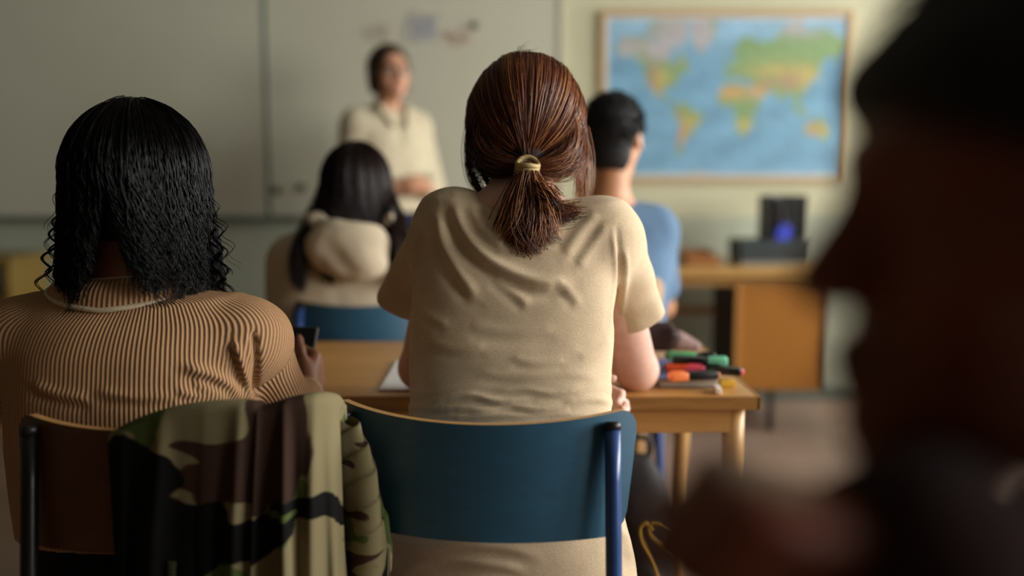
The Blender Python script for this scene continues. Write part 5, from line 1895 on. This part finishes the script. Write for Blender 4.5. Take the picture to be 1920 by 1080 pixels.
M_HAIR6 = hair_mat('foreground_black_hair', [(0, (5, 4, 4)), (0.7, (12, 9, 9)), (1, (18, 14, 13))], 0.6, 0.15)
h6 = link('hair', None, fg)
F = Field(hh - 0.18, hh + 0.18, 0.005)
F.ell(hh + A([0, -0.024, 0.050]), (0.088, 0.104, 0.100), 0.01)
F.ell(hh + A([0, -0.07, -0.04]), (0.085, 0.06, 0.10), 0.03)
F.cone(hh + A([-0.05, 0.066, 0.056]), hh + A([0.05, 0.066, 0.056]), 0.020, 0.020, 0.03)
F.ell(hh + A([0, 0.10, -0.06]), (0.085, 0.10, 0.098), 0.01, True)
build_mesh('hair_mass', F, plain('foreground_hair_base', (7, 5, 5), 0.8, 0.2, 160, 0.4), h6, 2)
p_, r_, tn = short_strands(hh, RH, 900, 0.0011, 0.03, lambda u: (u[:, 1] < 0.5 + u[:, 2] * 0.6), 8, cc=(0, -0.024, 0.05), rr=(0.086, 0.100, 0.096), N=8, lean=(0, 0.2, -0.8))
link('hair_strands', strands_mesh('hair_strands', p_, r_, M_HAIR6, tn), h6)['kind'] = 'stuff'

# ------------------------------------------------------------------ things on the shared desk
ZT = 0.741


def PZ(px, py, z):
    x = (px - 960) / FPX
    v = (540 - py) / FPX
    c, s = math.cos(PITCH), math.sin(PITCH)
    d = np.array([x, c + v * s, -s + v * c])
    return np.array([0, 0, CAM_H]) + d * ((z - CAM_H) / d[2])


M_PAPER = plain('white_paper', (232, 228, 226), 0.8, 0.02, 30)
a, b, c_ = PZ(708, 733, ZT), PZ(745, 672, ZT), PZ(770, 733, ZT)
pp = thing('paper_sheet', 'blank white paper sheet on the desk beside the beige T-shirt', 'paper', (a[0], a[1], ZT))
v1 = unit(b - a)
v2 = np.array([v1[1], -v1[0], 0])
sh = []
for k in range(3):
    o = k * 0.0012
    q = [a, a + v1 * 0.297, a + v1 * 0.297 + v2 * 0.21, a + v2 * 0.21]
    q = [x_ - a + np.array([0.002 * k, 0.001 * k, o]) for x_ in q]
    bm = bmesh.new()
    vs = [bm.verts.new(x_) for x_ in q] + [bm.verts.new(x_ + np.array([0, 0, 0.001])) for x_ in q]
    for fc in ((3, 2, 1, 0), (4, 5, 6, 7), (0, 1, 5, 4), (1, 2, 6, 5), (2, 3, 7, 6), (3, 0, 4, 7)):
        bm.faces.new([vs[i] for i in fc])
    link('sheet', bm_mesh('sheet', bm, M_PAPER), pp)

# notebook under the pens
a, b = PZ(1236, 727, ZT), PZ(1346, 726, ZT)
nbk = thing('notebook', 'blue-covered notebook lying under the highlighters on the desk', 'notebook', ((a[0] + b[0]) / 2, a[1] + 0.105, ZT))
w_ = b[0] - a[0]
box('page_block', (w_ - 0.004, 0.20, 0.014), (0, 0, 0.0085), plain('page_edges', (176, 164, 146), 0.8, 0.1, 60, stretch=(1, 1, 30)), nbk, 0.001)
box('back_cover', (w_, 0.206, 0.0015), (0, 0, 0.00075), plain('notebook_grey', (120, 116, 116), 0.6), nbk)
box('front_cover', (w_, 0.206, 0.0015), (0, 0, 0.0163), plain('notebook_blue', (94, 106, 150), 0.5, 0.35, 25), nbk)
NZ = ZT + 0.0172
M_PB = plain('highlighter_black', (14, 14, 16), 0.35)


def highlighter(label, p, ang, body, capc, pitch=0.0, ln=0.128, roll=0.0):
    r = thing('highlighter', label, 'highlighter', p, 0, 'highlighter pens on the notebook')
    r.rotation_euler = (0, -pitch, ang)
    mb = plain('pen_' + '_'.join(map(str, body)), body, 0.35)
    mc = plain('pen_' + '_'.join(map(str, capc)), capc, 0.35)

    def seg(nm, x0, x1, hw, hh_, m):
        bm_ = bm_box((x1 - x0, hw * 2, hh_ * 2), ((x0 + x1) / 2, 0, 0), min(hw, hh_) * 0.45, 3)
        return link(nm, bm_mesh(nm, bm_, m, True), r)
    seg('barrel', -ln / 2, ln * 0.10, 0.0125, 0.0075, mb)
    seg('collar', ln * 0.10, ln * 0.16, 0.0115, 0.0070, M_PB)
    cp_ = seg('cap', ln * 0.14, ln / 2, 0.0130, 0.0080, mc)
    seg('end_plug', -ln / 2 - 0.004, -ln / 2 + 0.002, 0.0085, 0.0050, mc)
    clip = link('clip', bm_mesh('clip', bm_box((ln * 0.26, 0.005, 0.0022), (ln * 0.34, 0, 0.0095), 0.0008), mc), cp_)
    return r


ORG, PNK, MNT, GRN, BLK = (238, 92, 40), (232, 84, 110), (120, 206, 168), (84, 176, 110), (14, 14, 16)


def on(px, py, dz):
    return PZ(px, py, NZ + dz)


highlighter('orange-red highlighter with black cap lying on the notebook', on(1300, 690, 0.010), math.radians(-14), ORG, BLK, ln=0.110)
highlighter('black highlighter with an orange end on the notebook', on(1300, 704, 0.008) + np.array([0.0, 0.0, 0.0]), math.radians(194), BLK, (240, 130, 70), ln=0.10)
highlighter('black highlighter with a pink end on the notebook', on(1338, 694, 0.009), math.radians(160), BLK, (236, 90, 120), ln=0.11)
highlighter('black highlighter with a mint-green cap lying across the others', on(1312, 676, 0.024), math.radians(-10), BLK, MNT, ln=0.11)
highlighter('green highlighter with black cap at the back of the pile', on(1296, 668, 0.024), math.radians(-12), GRN, BLK, ln=0.10)
highlighter('pink highlighter with red cap between the orange and green ones', on(1318, 682, 0.012), math.radians(-12), PNK, (214, 60, 70), ln=0.09)
# yellow sticky pad, white eraser
p = PZ(1362, 722, ZT)
yp = thing('sticky_pad', 'small yellow sticky note pad by the corner of the desk', 'notepad', (p[0], p[1], ZT))
for k in range(4):
    box('note', (0.028, 0.03, 0.0025), (0.0005 * k, 0.0004 * (-1) ** k, 0.00125 + 0.0026 * k), plain('yellow_note', (232, 186, 60), 0.7), yp)
p = PZ(1345, 735, ZT)
er = thing('eraser', 'small white eraser beside the notebook on the desk', 'eraser', (p[0], p[1], ZT), math.radians(85))
box('rubber', (0.042, 0.011, 0.011), (0, 0, 0.0055), plain('white_rubber', (236, 226, 214), 0.7), er, 0.002)
box('paper_sleeve', (0.022, 0.0115, 0.0115), (0.008, 0, 0.00575), plain('eraser_sleeve', (216, 198, 186), 0.7), er, 0.0006)
# soft dark pencil case
pc = PZ(1240, 668, NZ)
cs = thing('pencil_case', 'soft dark brown pencil case with pinkish lining behind the highlighters', 'pencil case', (pc[0], pc[1] + 0.05, NZ))
F = Field((-0.10, -0.06, -0.01), (0.12, 0.08, 0.10), 0.004)
F.cone(A([-0.07, 0.01, 0.034]), A([0.02, 0.0, 0.036]), 0.032, 0.034, 0.02)
F.ell(A([0.062, 0.005, 0.052]), (0.030, 0.028, 0.022), 0.012, True)
F.half((0, 0, 0.001), (0, 0, -1), 0.002)
build_mesh('case_body', F, plain('brown_fuzzy_fabric', (58, 38, 34), 0.95, 0.35, 160, 0.8), cs, 2, lambda v, f: v + vnormals(v, f) * (0.003 * wave_noise(v, 60, 3))[:, None])
F = Field((0.0, -0.06, -0.01), (0.14, 0.08, 0.08), 0.004)
F.cone(A([0.045, 0.0, 0.026]), A([0.085, 0.0, 0.014]), 0.024, 0.013, 0.02)
F.half((0, 0, 0.001), (0, 0, -1), 0.002)
build_mesh('lining_flap', F, plain('pinkish_lining', (142, 116, 112), 0.9, 0.2, 90), cs)
tube('zip_pull', [(0.02, -0.03, 0.06), (0.03, -0.036, 0.05), (0.034, -0.038, 0.036)], 0.0022, M_BLKM, cs, 8)

# ------------------------------------------------------------------ things on the teacher desk
TZ = 0.7526
p = P(1446, 492, 4.42)
bs = thing('document_box', 'flat dark teal document box on the teacher desk', 'box', (p[0], 4.47, TZ))
bw = 130 / 1785 * 4.4
box('box_body', (bw, 0.25, 0.075), (0, 0, 0.0575), plain('dark_teal_board', (36, 46, 48), 0.6), bs, 0.003)
box('paper_stack', (bw - 0.006, 0.24, 0.020), (0, 0, 0.010), plain('stack_paper', (140, 136, 124), 0.8, 0.2, 40, stretch=(1, 1, 40)), bs)
box('box_lid', (bw + 0.006, 0.256, 0.026), (0, 0, 0.102), plain('teal_lid', (42, 56, 60), 0.55), bs, 0.003)
p2 = P(1468, 445, 4.45)
hz = TZ + 0.115
hld = thing('magazine_holder', 'black open holder with papers and a blue folder on the document box', 'holder', (p2[0], 4.47, hz))
hw = 74 / 1785 * 4.45
M_HB = plain('holder_black', (16, 17, 20), 0.5)
H_ = 0.205
box('holder_base', (hw, 0.16, 0.006), (0, 0, 0.003), M_HB, hld)
for s in (-1, 1):
    box('holder_side', (0.006, 0.16, H_), (s * (hw / 2 - 0.003), 0, H_ / 2), M_HB, hld)
box('holder_back', (hw, 0.005, H_), (0, 0.078, H_ / 2), M_HB, hld)
box('holder_divider', (0.03, 0.14, H_ - 0.01), (0.025, 0, H_ / 2), M_HB, hld)
for lb, dx, wd, h0, col, tilt, nm, cat in (('grey-white paper bundle leaning in the black holder', -0.010, 0.020, 0.19, (176, 178, 186), 0.13, 'paper_bundle', 'papers'),
                                           ('olive-green booklet standing in the black holder', 0.062, 0.03, 0.18, (120, 124, 100), 0.0, 'booklet', 'booklet'),
                                           ('dark maroon booklet standing in the black holder', -0.066, 0.018, 0.125, (70, 44, 62), 0.0, 'booklet', 'booklet')):
    o = thing(nm, lb, cat, (p2[0] + dx, 4.455, hz + 0.0062))
    o.rotation_euler = (0, -tilt, 0)
    box('cover', (wd, 0.13, h0), (0, 0, h0 / 2 + 0.003), plain('doc_%d' % col[0], col, 0.6), o, 0.001)
    box('pages', (wd - 0.004, 0.128, h0 - 0.004), (0, -0.003, h0 / 2 + 0.003), plain('doc_pages_%d' % col[0], mul(col, 1.05), 0.8, 0.1, 80, stretch=(30, 1, 1)), o)
bf = thing('blue_folder', 'bright blue folder low at the front of the black holder', 'folder', (p2[0] - 0.012, 4.385, hz))
box('folder_cover', (0.075, 0.006, 0.055), (0, 0, 0.0275), plain('bright_blue_card', (44, 60, 190), 0.5), bf, 0.001)
box('folder_flap', (0.05, 0.004, 0.02), (0, -0.004, 0.062), plain('bright_blue_card', (44, 60, 190), 0.5), bf, 0.001)
pb = P(1312, 490, 4.40)
bk_ = thing('wicker_tray', 'low orange-brown tray holding a red pencil on the teacher desk', 'tray', (pb[0], 4.42, TZ))
M_WK = wood('orange_wicker', (150, 96, 44), 0.6, 0.7, 0, 9)
for sz, c in (((0.15, 0.18, 0.008), (0, 0, 0.004)), ((0.15, 0.01, 0.045), (0, -0.085, 0.025)), ((0.15, 0.01, 0.065), (0, 0.085, 0.035)), ((0.01, 0.16, 0.055), (-0.07, 0, 0.03)), ((0.01, 0.16, 0.035), (0.07, 0, 0.02))):
    box('tray_panel', sz, c, M_WK, bk_, 0.002)
pe = thing('pencil', 'dark red pencil leaning out of the tray on the teacher desk', 'pencil', (pb[0] + 0.03, 4.40, TZ + 0.045))
tube('shaft', [(-0.03, 0, 0.03), (0.07, 0, -0.015)], 0.005, plain('dark_red_lacquer', (110, 40, 36), 0.4), pe, 6)
tube('tip', [(0.07, 0, -0.015), (0.085, 0, -0.0217)], [0.005, 0.001], plain('pencil_wood', (196, 160, 110), 0.7), pe, 6)

# ------------------------------------------------------------------ bag with yellow cords under the desk
bb = P(1252, 1000, 1.98)
bag = thing('backpack', 'dark brown backpack with yellow cords standing under the desk', 'backpack', (0.305, 2.20, 0.0))
F = Field((-0.17, -0.16, -0.01), (0.16, 0.16, 0.56), 0.007)
F.loft([(0.0, 0, 0, 0.08, 0.085), (0.15, 0, 0, 0.085, 0.09), (0.32, 0, 0, 0.08, 0.085), (0.44, -0.01, 0, 0.065, 0.07), (0.50, -0.015, 0, 0.04, 0.035)], 0.02, 2.8)
F.ell((0, -0.085, 0.15), (0.06, 0.03, 0.10), 0.03)
F.half((0, 0, 0.002), (0, 0, -1), 0.004)
build_mesh('bag_body', F, plain('dark_brown_nylon', (20, 13, 12), 0.75, 0.2, 50, 0.4), bag, 2, lambda v, f: v + vnormals(v, f) * (0.006 * wave_noise(v, 16, 2))[:, None])
tube('grab_handle', smooth_pts([(-0.05, 0.02, 0.47), (-0.05, 0.02, 0.53), (0.02, 0.02, 0.53), (0.02, 0.02, 0.47)], 20), 0.007, plain('dark_webbing', (30, 24, 24), 0.8), bag, 8)
bo = np.array([0.305, 2.20, 0.0])
M_YC = plain('yellow_cord', (206, 156, 46), 0.6, 0.1, 200, 0.3)
for pts in ([(1238, 1090), (1225, 1050), (1206, 1015), (1203, 990), (1216, 982), (1228, 995)], [(1262, 998), (1240, 983), (1222, 984), (1222, 1002), (1240, 1020), (1262, 1034)]):
    tube('yellow_cord', smooth_pts([P(x_, y_, 2.09) - bo for x_, y_ in pts], 40), 0.0042, M_YC, bag, 10)
